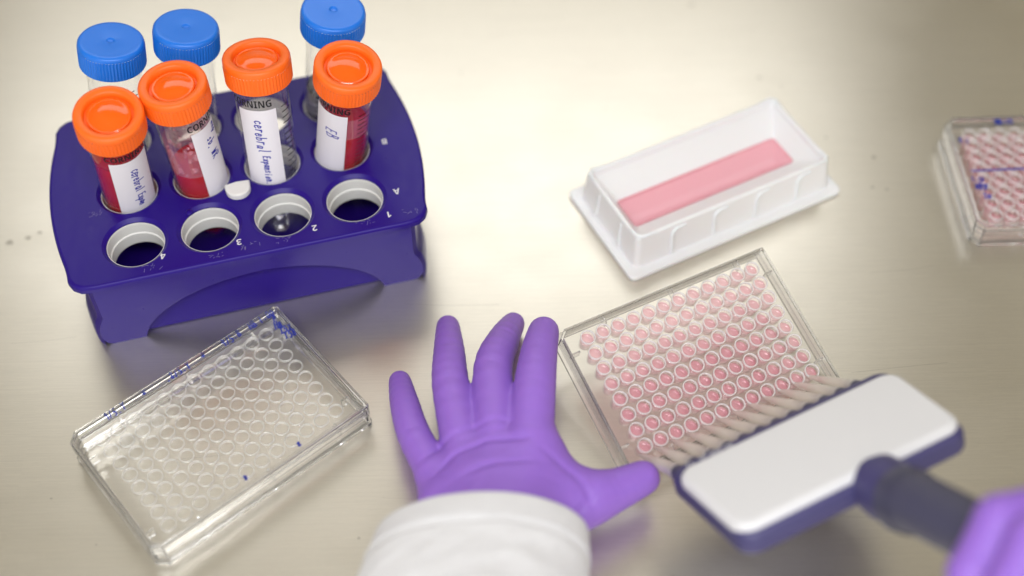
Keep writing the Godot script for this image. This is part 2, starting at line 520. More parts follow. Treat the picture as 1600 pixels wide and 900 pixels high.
func rack_outline(grow: float) -> Array:
	# bulging sides, rounded corners
	var z0 := 25.0 + grow; var z1 := -(2 * RP + 25.0) - grow
	var zc := (z0 + z1) / 2; var hz := (z0 - z1) / 2
	var pts := []
	var rc := 11.0
	var side := []
	for k in 25:
		var t := -1.0 + 2.0 * k / 24
		side.append(Vector2(90.5 + grow + 10.2 * (1 - t * t), zc + t * hz))
	# right side from back to front, then left from front to back; corners rounded by pulling ends in
	var right := []
	for p in side:
		var dz: float = minf(absf(p.y - z0), absf(p.y - z1))
		if dz > rc: right.append(p)
	var back_end: Vector2 = right[0]; var front_end: Vector2 = right[-1]
	var seq := []
	for k in 7:
		var a := PI / 2 * k / 7.0
		seq.append(Vector2(back_end.x - rc + rc * sin(a) , z1 + rc * (1 - cos(a))))
	seq.append_array(right)
	for k in range(1, 8):
		var a := PI / 2 * k / 7.0
		seq.append(Vector2(front_end.x - rc + rc * cos(a), z0 - rc + rc * sin(a)))
	pts = seq.duplicate()
	for k in range(seq.size() - 1, -1, -1):
		pts.append(Vector2(-seq[k].x, seq[k].y))
	return pts

func ray_loop(loop: Array, c: Vector2, segs: int, y: float) -> Array:
	var out := []
	for s in segs:
		var d := Vector2(cos(TAU * s / segs), sin(TAU * s / segs))
		var best := 0.0
		for k in loop.size():
			var hit = Geometry2D.segment_intersects_segment(c, c + d * 1000.0, loop[k], loop[(k + 1) % loop.size()])
			if hit != null: best = maxf(best, (hit - c).length())
		out.append(Vector3(c.x + d.x * best, y, c.y + d.y * best))
	return out

func rack() -> void:
	var t := thing("tube_rack", "dark purple plastic tube rack with white lined round holes and arched front", "rack", rack_frame())
	var out := rack_outline(0.0)
	var mid := Vector2(0, -RP)
	# top plate with twelve countersunk holes
	var b := MB.new()
	for j in 3:
		for i in 4:
			var c := hole(i, j)
			var sq := square(c, CP / 2, RP / 2, 48, RH)
			var ci := circle(c, 17.4, 48, RH)
			b.strip(sq, ci, fill(Vector3.UP, 48), fill(Vector3.UP, 48))
			var c2 := circle(c, 15.4, 48, RH - 1.6)
			var nn := []
			for p in ci: nn.append((Vector3(c.x - p.x, 0, c.y - p.z).normalized() * 0.6 + Vector3.UP * 0.8))
			b.strip(ci, c2, nn, nn)
			var c3 := circle(c, 15.4, 48, RH - 4.5)
			var ni := []
			for p in ci: ni.append(Vector3(c.x - p.x, 0, c.y - p.z).normalized())
			b.strip(c2, c3, ni, ni)
	var inner := []
	var N := 144
	var rect := square(mid, CP * 2, RP * 1.5, N, RH)
	# add the exact corners of the rectangle by moving the nearest ray points there
	for cx in [-1, 1]:
		for cz in [-1, 1]:
			var corner := Vector3(cx * CP * 2, RH, mid.y + cz * RP * 1.5)
			var bi := 0
			for k in N:
				if (rect[k] - corner).length() < (rect[bi] - corner).length(): bi = k
			rect[bi] = corner
	var rb := 1.8
	var prof := []
	for k in 6:
		var a := PI / 2 * k / 5.0
		prof.append(Vector3(rb * (1 - sin(a)), RH - rb * (1 - cos(a)), a))
	var prev := ray_loop(rack_outline(-rb), mid, N, RH)
	b.strip(rect, prev, fill(Vector3.UP, N), fill(Vector3.UP, N))
	var nprev := fill(Vector3.UP, N)
	var base := ray_loop(out, mid, N, RH)
	for k in range(1, 6):
		var ring := ray_loop(rack_outline(-prof[k].x), mid, N, prof[k].y)
		var nr := []
		for s in N:
			var tg: Vector3 = base[(s + 1) % N] - base[(s - 1 + N) % N]
			var od := Vector3(tg.z, 0, -tg.x).normalized()
			if od.dot(base[s] - Vector3(mid.x, RH, mid.y)) < 0: od = -od
			nr.append((od * sin(prof[k].z) + Vector3.UP * cos(prof[k].z)))
		b.strip(prev, ring, nprev, nr)
		prev = ring; nprev = nr
	var low := ray_loop(out, mid, N, RH - 4.2)
	b.strip(prev, low, nprev, nprev)
	var low2 := ray_loop(rack_outline(-3.4), mid, N, RH - 4.4)
	b.strip(low, low2, fill(Vector3.DOWN, N), fill(Vector3.DOWN, N))
	part("top_plate", b.put(), M.rack_purple, t)
	# body: side walls follow the outline; front and back have an arch
	for sz in [1, -1]:
		var zf: float = 22.0 if sz == 1 else -(2 * RP + 22.0)
		var w := MB.new()
		var th: float = -2.2 * sz
		var half := [Vector2(84, RH - 4.0), Vector2(84, 23), Vector2(85.2, 20.5), Vector2(87.0, 16.5), Vector2(88.2, 12), Vector2(88.4, 7.5), Vector2(87.6, 3.6), Vector2(85.8, 1.0), Vector2(83.5, 0)]
		var ol := half.duplicate()
		for k in 41:
			var x := 66.0 - 132.0 * k / 40.0
			ol.append(Vector2(x, 35.0 * pow(maxf(0.0, 1.0 - pow(absf(x) / 66.0, 2.0)), 0.62)))
		for k in range(half.size() - 1, -1, -1): ol.append(Vector2(-half[k].x, half[k].y))
		var pl := PackedVector2Array(ol)
		var ti := Geometry2D.triangulate_polygon(pl)
		for e in 2:
			var z := zf + th * e
			var nz := Vector3(0, 0, sz if e == 0 else -sz)
			for k in range(0, ti.size(), 3):
				w.tri(Vector3(pl[ti[k]].x, pl[ti[k]].y, z), Vector3(pl[ti[k + 1]].x, pl[ti[k + 1]].y, z), Vector3(pl[ti[k + 2]].x, pl[ti[k + 2]].y, z), nz, nz, nz)
		for k in ol.size():
			var p0: Vector2 = ol[k]; var p1: Vector2 = ol[(k + 1) % ol.size()]
			var od := MB.outward(ol, k)
			w.flat(Vector3(p0.x, p0.y, zf), Vector3(p1.x, p1.y, zf), Vector3(p1.x, p1.y, zf + th), Vector3(p0.x, p0.y, zf + th), Vector3(od.x, od.z, 0))
		part("front_panel" if sz == 1 else "back_panel", w.put(), M.rack_purple, t)
	# side walls
	for sx in [-1, 1]:
		var w := MB.new()
		var loopo := []
		for k in 41:
			var tt := -1.0 + 2.0 * k / 40
			var z := mid.y + tt * (RP + 22.0)
			var x := 86.0 + 7.5 * (1 - tt * tt)
			if absf(tt) > 0.93: x -= pow((absf(tt) - 0.93) / 0.07, 2.0) * 2.2
			loopo.append(Vector2(sx * x, z))
		for k in 40:
			var p: Vector2 = loopo[k]; var q: Vector2 = loopo[k + 1]
			var d := (q - p).normalized()
			var nn: Vector3 = Vector3(d.y, 0, -d.x) * sx
			if nn.x * sx < 0: nn = -nn
			# foot flares outwards near the bottom at the corners
			var prev_p := Vector3(p.x, RH - 4.0, p.y); var prev_q := Vector3(q.x, RH - 4.0, q.y)
			for s in range(1, 15):
				var y := (RH - 4.0) * (1 - s / 14.0)
				var fl := 0.0
				if y < 21.0: fl = 4.2 * sqrt(1.0 - pow((y - 4.0) / 17.0, 2.0)) if y > 4.0 else 4.2 - 0.5 * (4.0 - y) / 4.0
				var g := clampf((absf((p.y + q.y) / 2 - mid.y) / (RP + 22.0) - 0.35) * 3.0, 0, 1)
				var cp := Vector3(p.x + sx * fl * g, y, p.y); var cq := Vector3(q.x + sx * fl * g, y, q.y)
				w.flat(prev_p, prev_q, cq, cp, nn)
				prev_p = cp; prev_q = cq
		part("side_panel", w.put(), M.rack_purple, t)
	# corner feet: rounded lobes below the front corners
	for sx in [-1, 1]:
		for sz in [1, -1]:
			var w := MB.new()
			var cz: float = 12.6 if sz == 1 else -(2 * RP + 12.6)
			w.lathe([Vector2(0, 0), Vector2(12.4, 0), Vector2(12.9, 1.0), Vector2(12.6, 9), Vector2(11.2, 16), Vector2(8.0, 22), Vector2(0, 24.5)], 32, 50, 0, -1, -1, Transform3D(Basis.from_scale(Vector3(1.0, 1, 0.72)), Vector3(sx * 77.0, 0, cz)))
			part("foot", w.put(), M.rack_purple, t)
	var ip := MB.new(); ip.box(Vector3.ZERO, Vector3(150, 41, 2.0), Transform3D(Basis(Vector3.RIGHT, -0.16), Vector3(0, 20.6, 13.6)))
	part("inner_panel", ip.put(), M.rack_purple, t)
	# lower shelf that carries the tube ends
	var sh := MB.new(); sh.box(Vector3(0, 2.2, mid.y - 1), Vector3(156, 2.4, RP * 2 + 30))
	part("shelf", sh.put(), M.rack_purple, t)
	# white liners
	var ln := MB.new()
	ln.lathe([Vector2(14.7, RH - 2.6), Vector2(14.7, RH - 9.0), Vector2(14.0, RH - 9.4), Vector2(14.0, RH - 16.5), Vector2(15.2, RH - 16.5), Vector2(15.2, RH - 2.0), Vector2(14.9, RH - 1.9), Vector2(14.7, RH - 2.6)].map(func(p): return p), 48, 30)
	var lm := ln.put()
	for j in 3:
		for i in 4:
			part("hole_liner", lm, M.white_plastic, t, Transform3D(Basis(), Vector3(hole(i, j).x, 0, hole(i, j).y) * MM))
	# print: read from the far side
	for a in [["4", -45.2, 13.3], ["3", -5.7, 14.3], ["2", 34.2, 15.3], ["1", 73.8, 16.5], ["A", 81.1, 1.5], ["B", 82.2, -36.5]]:
		var ox: float = a[1]; var oz: float = a[2]
		var m := letters(a[0], 3.9, func(p): return [Vector3(ox - p.x, RH + 0.12, oz + p.y), Vector3.UP])
		part("printed_character", m, M.white_ink, t)
	# small moulded pips and scuffs
	for a in [[-28.5, -13.0], [16.0, -44.0]]:
		var pip := MB.new()
		pip.lathe([Vector2(2.0, 0), Vector2(1.9, 0.5), Vector2(1.3, 0.9), Vector2(0, 1.0)], 16, 60)
		part("moulded_pip", pip.put(), M.rack_purple, t, Transform3D(Basis(), Vector3(a[0], RH - 0.02, a[1]) * MM))
	var rng := RandomNumberGenerator.new(); rng.seed = 77
	for a in [[-78.0, 14.0 - 40, 4.0], [86.0, 17.0, 4.5], [-52.0, 19.0, 6.0], [2.0, 17.5, 7.0], [18.0, 18.5, 5.0], [-20.0, 20.0, 5.0], [60.0, 19.0, 5.0]]:
		var sc := MB.new()
		for k in 9:
			var p := Vector2(a[0] + rng.randf_range(-1, 1) * a[2], a[1] + rng.randf_range(-1, 1) * 2.0)
			var ang := rng.randf_range(0, PI); var l := rng.randf_range(0.3, 1.5)
			var d := Vector2(cos(ang), sin(ang)) * l; var e := Vector2(-d.y, d.x).normalized() * 0.09
			sc.flat(Vector3(p.x - d.x - e.x, RH + 0.05, p.y - d.y - e.y), Vector3(p.x + d.x - e.x, RH + 0.05, p.y + d.y - e.y), Vector3(p.x + d.x + e.x, RH + 0.05, p.y + d.y + e.y), Vector3(p.x - d.x + e.x, RH + 0.05, p.y - d.y + e.y), Vector3.UP)
		part("scuff_mark", sc.put(), M.scuff_grey, t)
	# white plug standing in the rack between the middle holes
	var pg := thing("white_plug", "small white plastic plug standing on the purple rack between the middle holes", "plug", rack_frame() * Transform3D(Basis(Vector3.UP, 0.05), Vector3(-1.0, RH, -20.5) * MM))
	var o2 := []
	for k in 17:
		var a := PI * k / 16.0
		o2.append(Vector2(6.6 * cos(a), 6.2 * sin(a)))
	o2.append(Vector2(-6.9, -3.6)); o2.append(Vector2(0, -4.4)); o2.append(Vector2(6.9, -3.6))
	var pm := MB.new(); pm.slab(o2, 0.0, 4.4, 1.1, 4, Transform3D(Basis(Vector3(1, 0, 0), Vector3(0, 0, 1), Vector3(0, 1, 0)), Vector3.ZERO))
	part("plug_body", pm.put(), M.white_plastic, pg)

# ------------------------------------------------------------------ tubes
var dome_profile := []

func tube_cap(kind: String) -> ArrayMesh:
	var b := MB.new()
	if kind == "orange":
		b.lathe([Vector2(15.0, 103), Vector2(17.0, 102.8), Vector2(17.35, 103.3), Vector2(17.45, 113.0)], 120, 30, 0.2, 2, 3)
		b.lathe([Vector2(17.45, 113.0), Vector2(17.5, 115.6), Vector2(17.1, 116.6), Vector2(16.2, 117.0), Vector2(13.2, 116.9), Vector2(12.6, 116.3), Vector2(12.2, 113.4), Vector2(11.0, 113.2), Vector2(9.0, 113.2), Vector2(0, 113.2)], 64, 50)
		dome_profile = [Vector2(11.0, 113.25), Vector2(11.0, 114.5), Vector2(10.6, 114.8), Vector2(10.1, 114.6), Vector2(9.4, 114.75), Vector2(8.0, 115.35), Vector2(6.0, 116.05), Vector2(4.0, 116.5), Vector2(2.0, 116.75), Vector2(0.6, 116.8), Vector2(0, 116.8)]
	else:
		b.lathe([Vector2(15.0, 102.5), Vector2(17.0, 102.3), Vector2(17.2, 102.8), Vector2(17.1, 113.8)], 130, 30, 0.22, 2, 3)
		b.lathe([Vector2(17.1, 113.8), Vector2(16.9, 115.4), Vector2(16.1, 116.4), Vector2(15.0, 116.6), Vector2(13.0, 116.45), Vector2(12.0, 116.45), Vector2(2.6, 116.5), Vector2(2.2, 116.45), Vector2(1.8, 116.1), Vector2(1.4, 115.8), Vector2(1.0, 115.75), Vector2(0, 115.75)], 64, 50)
	return b.put()

# r, y on the tube wall
func tube_wall(extra: float) -> Array:
	return [Vector2(2.4 + extra, 0.2 - extra), Vector2(5.0 + extra, 1.2 - extra * 0.5), Vector2(13.3 + extra, 15.5), Vector2(13.85 + extra, 17.5), Vector2(14.1 + extra, 60), Vector2(14.3 + extra, 104.0)]

func tube(i: int, j: int, lean: Vector2, cap_kind: String, opt: Dictionary, label: String) -> void:
	var base := rack_frame() * Vector3(hole(i, j).x * MM, 0, hole(i, j).y * MM)
	var fr := rack_frame().basis
	var up := (Vector3.UP + fr.x * lean.x + fr.z * lean.y).normalized()
	var pivot := base + Vector3.UP * RH * MM
	# heading to the camera so that local +z faces it
	var to_cam := Vector3(-base.x, 0, -base.z)
	var zax := (to_cam - up * to_cam.dot(up)).normalized()
	var xax := up.cross(zax).normalized()
	var foot := pivot - up * ((RH - 5.0) * MM / up.y)
	var t := thing("sample_tube", label, "tube", Transform3D(Basis(xax, up, zax), foot), "capped tubes standing in the purple rack")
	var body := MB.new()
	body.lathe(tube_wall(0.0), 48, 50)
	part("tube_body", body.put(), M.tube_plastic, t)
	var cp := part("cap", tube_cap(cap_kind), M.orange_cap if cap_kind == "orange" else M.blue_cap, t)
	if cap_kind == "orange":
		var dm := MB.new(); dm.lathe(dome_profile, 64, 50)
		part("cap_dome", dm.put(), M.orange_gloss, cp)
	# fill
	var lvl: float = opt.get("level", 0.0)
	if lvl > 0.0:
		var pr := [Vector2(0, 0.7)]
		for p in tube_wall(-0.9):
			if p.y + 0.6 < lvl: pr.append(Vector2(p.x, maxf(p.y, 0.6)))
		var rr: float = pr[-1].x + 0.05
		pr.append(Vector2(rr, lvl)); pr.append(Vector2(rr - 0.7, lvl - 0.5)); pr.append(Vector2(rr - 2.5, lvl - 0.8)); pr.append(Vector2(0, lvl - 0.8))
		var lb := MB.new(); lb.lathe(pr, 48, 40)
		part("liquid", lb.put(), M[opt.get("liquid", "red_medium")], t)
	if opt.has("film"):
		var fb := MB.new()
		fb.lathe([Vector2(13.35, lvl), Vector2(13.5, opt.film)], 48, 40)
		part("liquid_film", fb.put(), M.froth, t)
	if opt.has("bubbles"):
		var rng := RandomNumberGenerator.new(); rng.seed = 31 + i
		var sp := MB.new()
		for k in int(opt.bubbles):
			var a := rng.randf_range(0, TAU)
			var hgt := lvl + 0.2 + pow(rng.randf(), 2.2) * 24.0
			var rad := rng.randf_range(0.5, 1.5)
			var rr2 := 13.2 - rad * 0.8 if hgt > lvl + 2.0 else sqrt(rng.randf()) * 12.0
			var s := SphereMesh.new(); s.radius = rad; s.height = rad * 2; s.radial_segments = 12; s.rings = 6
			var ar := s.get_mesh_arrays()
			var off := sp.v.size()
			for q in ar[Mesh.ARRAY_VERTEX]: sp.v.append(q + Vector3(cos(a) * rr2, hgt, sin(a) * rr2))
			sp.n.append_array(ar[Mesh.ARRAY_NORMAL])
			for q in ar[Mesh.ARRAY_INDEX]: sp.ix.append(q + off)
		var bo := part("froth", sp.put(), M.froth, t)
		bo.set_meta("kind", "stuff")
	# label: angles from the camera side, positive to the right
	var R := 14.42
	var wrap := func(p: Vector2, a0: float, extra: float) -> Array:
		var a: float = a0 + p.x / R
		var d := Vector3(sin(a), 0, cos(a))
		return [d * (R + extra) + Vector3.UP * p.y, d]
	if opt.has("label"):
		var L: Array = opt.label          # from angle, to angle (degrees), low, high
		var a0 := deg_to_rad(L[0]); var a1 := deg_to_rad(L[1])
		var lb := MB.new()
		var K := 18
		for k in K:
			var p := []; var nn := []
			for q in [[k, L[2]], [k + 1, L[2]], [k + 1, L[3]], [k, L[3]]]:
				var a := lerpf(a0, a1, float(q[0]) / K)
				nn.append(Vector3(sin(a), 0, cos(a))); p.append(nn[-1] * R + Vector3.UP * q[1])
			lb.quad(p[0], p[1], p[2], p[3], nn[0], nn[1], nn[2], nn[3])
			for e in 4: p[e] -= nn[e] * 0.12
			lb.quad(p[0], p[1], p[2], p[3], -nn[0], -nn[1], -nn[2], -nn[3])
		var ln := part("paper_label", lb.put(), M.label_paper, t)
		for w in opt.get("writing", []):   # text, angle, start height, size
			var aw := deg_to_rad(w[1]); var y0: float = w[2]
			var m := ink(strokes(w[0], w[3], 5 + i * 3 + j), 0.6, func(p): return wrap.call(Vector2(p.y, y0 - p.x), aw, 0.10))
			part("handwriting", m, M.blue_pen, ln)
	if opt.has("brand"):
		var ab := deg_to_rad(opt.brand)
		var m := letters("CORNING", 4.3, func(p): return wrap.call(Vector2(p.x * 0.85, 96.0 + p.y), ab, 0.06))
		part("printed_name", m, M.black_ink, t)
	if opt.has("ticks"):
		var ak := deg_to_rad(opt.ticks)
		var tk := []
		for k in 16:
			var y := 38.0 + k * 3.55
			var l := 6.0 if k % 2 == 0 else 4.2
			tk.append([Vector2(0, y), Vector2(l * 1.2, y)])
		part("graduation_scale", ink(tk, 0.55, func(p): return wrap.call(p, ak, 0.06)), M.black_ink, t)

# ------------------------------------------------------------------ multiwell plates
const PL := 127.76
const PW := 85.48

func plate_outline() -> Array:
	var hx := PL / 2; var hz := PW / 2; var c := 5.0; var r := 1.6
	return [Vector2(-hx + c, -hz), Vector2(hx - r, -hz), Vector2(hx, -hz + r), Vector2(hx, hz - r), Vector2(hx - r, hz), Vector2(-hx + c, hz), Vector2(-hx, hz - c), Vector2(-hx, -hz + c)]

var well_mesh: ArrayMesh
var medium_mesh: ArrayMesh
var frame_mesh: ArrayMesh
var deck_mesh: ArrayMesh
var lid_top: ArrayMesh
var lid_skirt: ArrayMesh

func plate_meshes() -> void:
	var w := MB.new()
	w.lathe([Vector2(3.62, 2.9), Vector2(3.72, 12.9)], 28, 50)
	well_mesh = w.put()
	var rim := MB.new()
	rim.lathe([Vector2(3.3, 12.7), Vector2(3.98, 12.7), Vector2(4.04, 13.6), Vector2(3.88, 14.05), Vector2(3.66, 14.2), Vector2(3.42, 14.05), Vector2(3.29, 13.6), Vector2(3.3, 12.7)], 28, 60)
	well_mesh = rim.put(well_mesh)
	var m := MB.new()
	m.lathe([Vector2(0, 3.1), Vector2(3.2, 3.1), Vector2(3.4, 3.4), Vector2(3.55, 9.6), Vector2(3.15, 8.9), Vector2(2.3, 8.5), Vector2(1.2, 8.4), Vector2(0, 8.4)], 24, 50)
	medium_mesh = m.put()
	var f := MB.new()
	f.sweep(plate_outline(), [Vector2(0, 0), Vector2(0, 2.4), Vector2(1.5, 2.7), Vector2(1.7, 11.4), Vector2(1.9, 11.7), Vector2(3.2, 11.7), Vector2(3.3, 11.4), Vector2(3.0, 10.8), Vector2(2.9, 0)])
	frame_mesh = f.put()
	var d := MB.new()
	for c in 12:
		for r in 8:
			var o := Vector2((c - 5.5) * 9, (r - 3.5) * 9)
			d.strip(square(o, 4.5, 4.5, 16, 10.9), circle(o, 3.7, 16, 10.9), fill(Vector3.UP, 16), fill(Vector3.UP, 16))
	var hx := 54.0; var hz := 36.0
	var inn := [Vector3(-hx, 10.9, -hz), Vector3(hx, 10.9, -hz), Vector3(hx, 10.9, hz), Vector3(-hx, 10.9, hz)]
	var ou := [Vector3(-60.5, 10.9, -39.5), Vector3(60.5, 10.9, -39.5), Vector3(60.5, 10.9, 39.5), Vector3(-60.5, 10.9, 39.5)]
	d.strip(inn, ou, fill(Vector3.UP, 4), fill(Vector3.UP, 4))
	deck_mesh = d.put()
	var lo := []
	for p in MB.inset(plate_outline(), 0.35, 0): lo.append(Vector2(p.x, p.z))
	var lt := MB.new()
	lt.sweep(lo, [Vector2(0, 8.6), Vector2(0, 16.4), Vector2(0.7, 17.3), Vector2(2.2, 17.3), Vector2(2.6, 16.7), Vector2(2.6, 15.9), Vector2(1.4, 15.5), Vector2(1.15, 8.6)])
	lid_skirt = lt.put()
	var ls := MB.new()
	var inner := []
	for p in MB.inset(lo, 2.62, 0): inner.append(Vector2(p.x, p.z))
	ls.cap(inner, 16.7, Vector3.UP)
	ls.cap(inner, 15.7, Vector3.DOWN)
	for k in inner.size():
		var k2 := (k + 1) % inner.size()
		var a := Vector3(inner[k].x, 16.7, inner[k].y); var b2 := Vector3(inner[k2].x, 16.7, inner[k2].y)
		ls.flat(a, b2, b2 - Vector3.UP, a - Vector3.UP, MB.outward(inner, k))
	lid_top = ls.put()

func plate(label: String, at: Transform3D, medium: bool) -> Node3D:
	var t := thing("well_plate", label, "well plate", at, "clear plastic plates with 96 round wells")
	part("frame", frame_mesh, M.edge_glass, t)
	part("deck", deck_mesh, M.plate_sheet, t)
	# ribs between the frame and the wells
	var rb := MB.new(); rb.box(Vector3(0, 0, 0), Vector3(0.9, 5.5, 4.2))
	var rm := rb.put()
	for c in [-40.5, 0.0, 40.5]:
		for s in [-1, 1]: part("rib", rm, M.edge_glass, t, Transform3D(Basis(), Vector3(c + 4.5, 8.0, s * 37.8) * MM))
	for z in [-27.0, 27.0]:
		for s in [-1, 1]: part("rib", rm, M.edge_glass, t, Transform3D(Basis(Vector3.UP, PI / 2), Vector3(s * 58.0, 8.0, z) * MM))
	for r in 8:
		for c in 12:
			var w := part("well", well_mesh, [M.plate_sheet if medium else M.wall_clear, M.rim_painted_glint if medium else M.rim_clear], t, Transform3D(Basis(), Vector3((c - 5.5) * 9, 0, (r - 3.5) * 9) * MM))
			if medium: part("medium", medium_mesh, M.pink_medium, w)
	return t

func lid(label: String, at: Transform3D) -> Node3D:
	var t := thing("plate_lid", label, "plate lid", at, "clear lids on the well plates")
	part("lid_top", lid_top, M.plate_glass, t)
	part("lid_rim", lid_skirt, M.edge_glass, t)
	return t

func on_lid(t: Node3D, text: String, p: Vector2, ang: float, size: float, wob: int, width := 0.5) -> void:
	var dx := Vector2(cos(ang), sin(ang)); var dy := Vector2(sin(ang), -cos(ang))
	var m := ink(strokes(text, size, wob), width, func(q):
		var w: Vector2 = p + dx * q.x + dy * q.y
		return [Vector3(w.x, 16.78, w.y), Vector3.UP])
	part("handwriting", m, M.marker_blue, t)

func plates() -> void:
	plate_meshes()
	# left plate, empty, with lid
	var p2 := Transform3D(Basis(Vector3.UP, 0.68881), Vector3(-0.14923, 0, -0.36704))
	plate("empty clear well plate lying under its lid left of the gloved hand", p2, false)
	var l2 := lid("clear lid with blue marker notes on the empty plate", p2)
	var edge := -37.6
	on_lid(l2, "9/5.Y", Vector2(-43, edge + 0.6), 0.0, 3.1, 3, 0.68)
	on_lid(l2, "*", Vector2(-21, edge + 0.6), 0.0, 3.1, 4, 0.68)
	on_lid(l2, ".8/5.Y", Vector2(-7, edge + 0.6), 0.0, 3.1, 5, 0.68)
	on_lid(l2, "*", Vector2(14.5, edge + 0.6), 0.0, 3.1, 6, 0.68)
	on_lid(l2, "9/5:B", Vector2(27, edge + 0.8), 0.0, 3.1, 7, 0.68)
	on_lid(l2, "HB 1:00", Vector2(44, edge + 0.4), 0.0, 3.0, 8, 0.7)
	on_lid(l2, "P", Vector2(56, edge + 4.6), 0.25, 3.0, 9, 0.7)
	on_lid(l2, "HB", Vector2(54, edge + 9.0), 0.25, 3.0, 10, 0.7)
	on_lid(l2, "I5X", Vector2(54.5, edge + 13.4), 0.25, 3.0, 11, 0.7)
	on_lid(l2, "I5B", Vector2(54.5, edge + 17.6), 0.25, 3.0, 12, 0.7)
	on_lid(l2, "*", Vector2(22, 39.6), 0.0, 3.0, 13, 0.7)
	on_lid(l2, "*", Vector2(-9, 39.0), 0.0, 3.0, 14, 0.7)
	# plate in use, its far edge lifted by the hand
	var yaw := 0.44596; var tilt := 0.26399
	var tb := Basis(Vector3.UP, yaw)
	var hinge := Vector3(94.04, 0, -402.11) * MM + tb * Vector3(0, 0, PW / 2 * MM)
	var b1 := tb * Basis(Vector3.RIGHT, tilt)
	plate("open clear well plate of pink liquid tilted beside the purple gloved thumb", Transform3D(b1, hinge - b1 * Vector3(0, 0, PW / 2 * MM)), true)
	# right plate with lid
	var y3 := 0.02
	var p3 := Transform3D(Basis(Vector3.UP, y3), Vector3(0.2625 + 0.0606, 0, -0.5290))
	plate("clear well plate of pink liquid at the right edge under a lid", p3, true)
	var l3 := lid("clear lid with a blue marker line on the plate at right", p3)
	part("marker_line", ink([[Vector2(-57, 0.5), Vector2(-30, 0.1), Vector2(0, 0.9), Vector2(40, 0.2)]], 1.3, func(q): return [Vector3(q.x, 16.78, q.y), Vector3.UP]), M.marker_blue, l3)
	on_lid(l3, "0.1", Vector2(-59, -22), 0.1, 2.6, 21, 0.7)
	on_lid(l3, "1:I0", Vector2(-59, 8.5), 0.1, 2.4, 22, 0.7)
	on_lid(l3, "WR0", Vector2(-58, 14.5), 0.1, 3.0, 23, 0.9)
	on_lid(l3, "5a", Vector2(-55, 21.5), 0.1, 2.8, 24, 0.8)
	on_lid(l3, "WB-15", Vector2(-34, -36.0), 0.0, 2.8, 25, 1.0)

# ------------------------------------------------------------------ reservoir
func rrect(hx: float, hz: float, r: float, k := 5) -> Array:
	var out := []
	for c in [[1, -1, -PI / 2], [1, 1, 0.0], [-1, 1, PI / 2], [-1, -1, PI]]:
		for i in k + 1:
			var a: float = c[2] + PI / 2 * i / k
			out.append(Vector2(c[0] * (hx - r) + r * cos(a), c[1] * (hz - r) + r * sin(a)))
	return out

func ring_at(o: Array, y: float, dx := 0.0) -> Array:
	return o.map(func(p): return Vector3(p.x + dx, y, p.y))

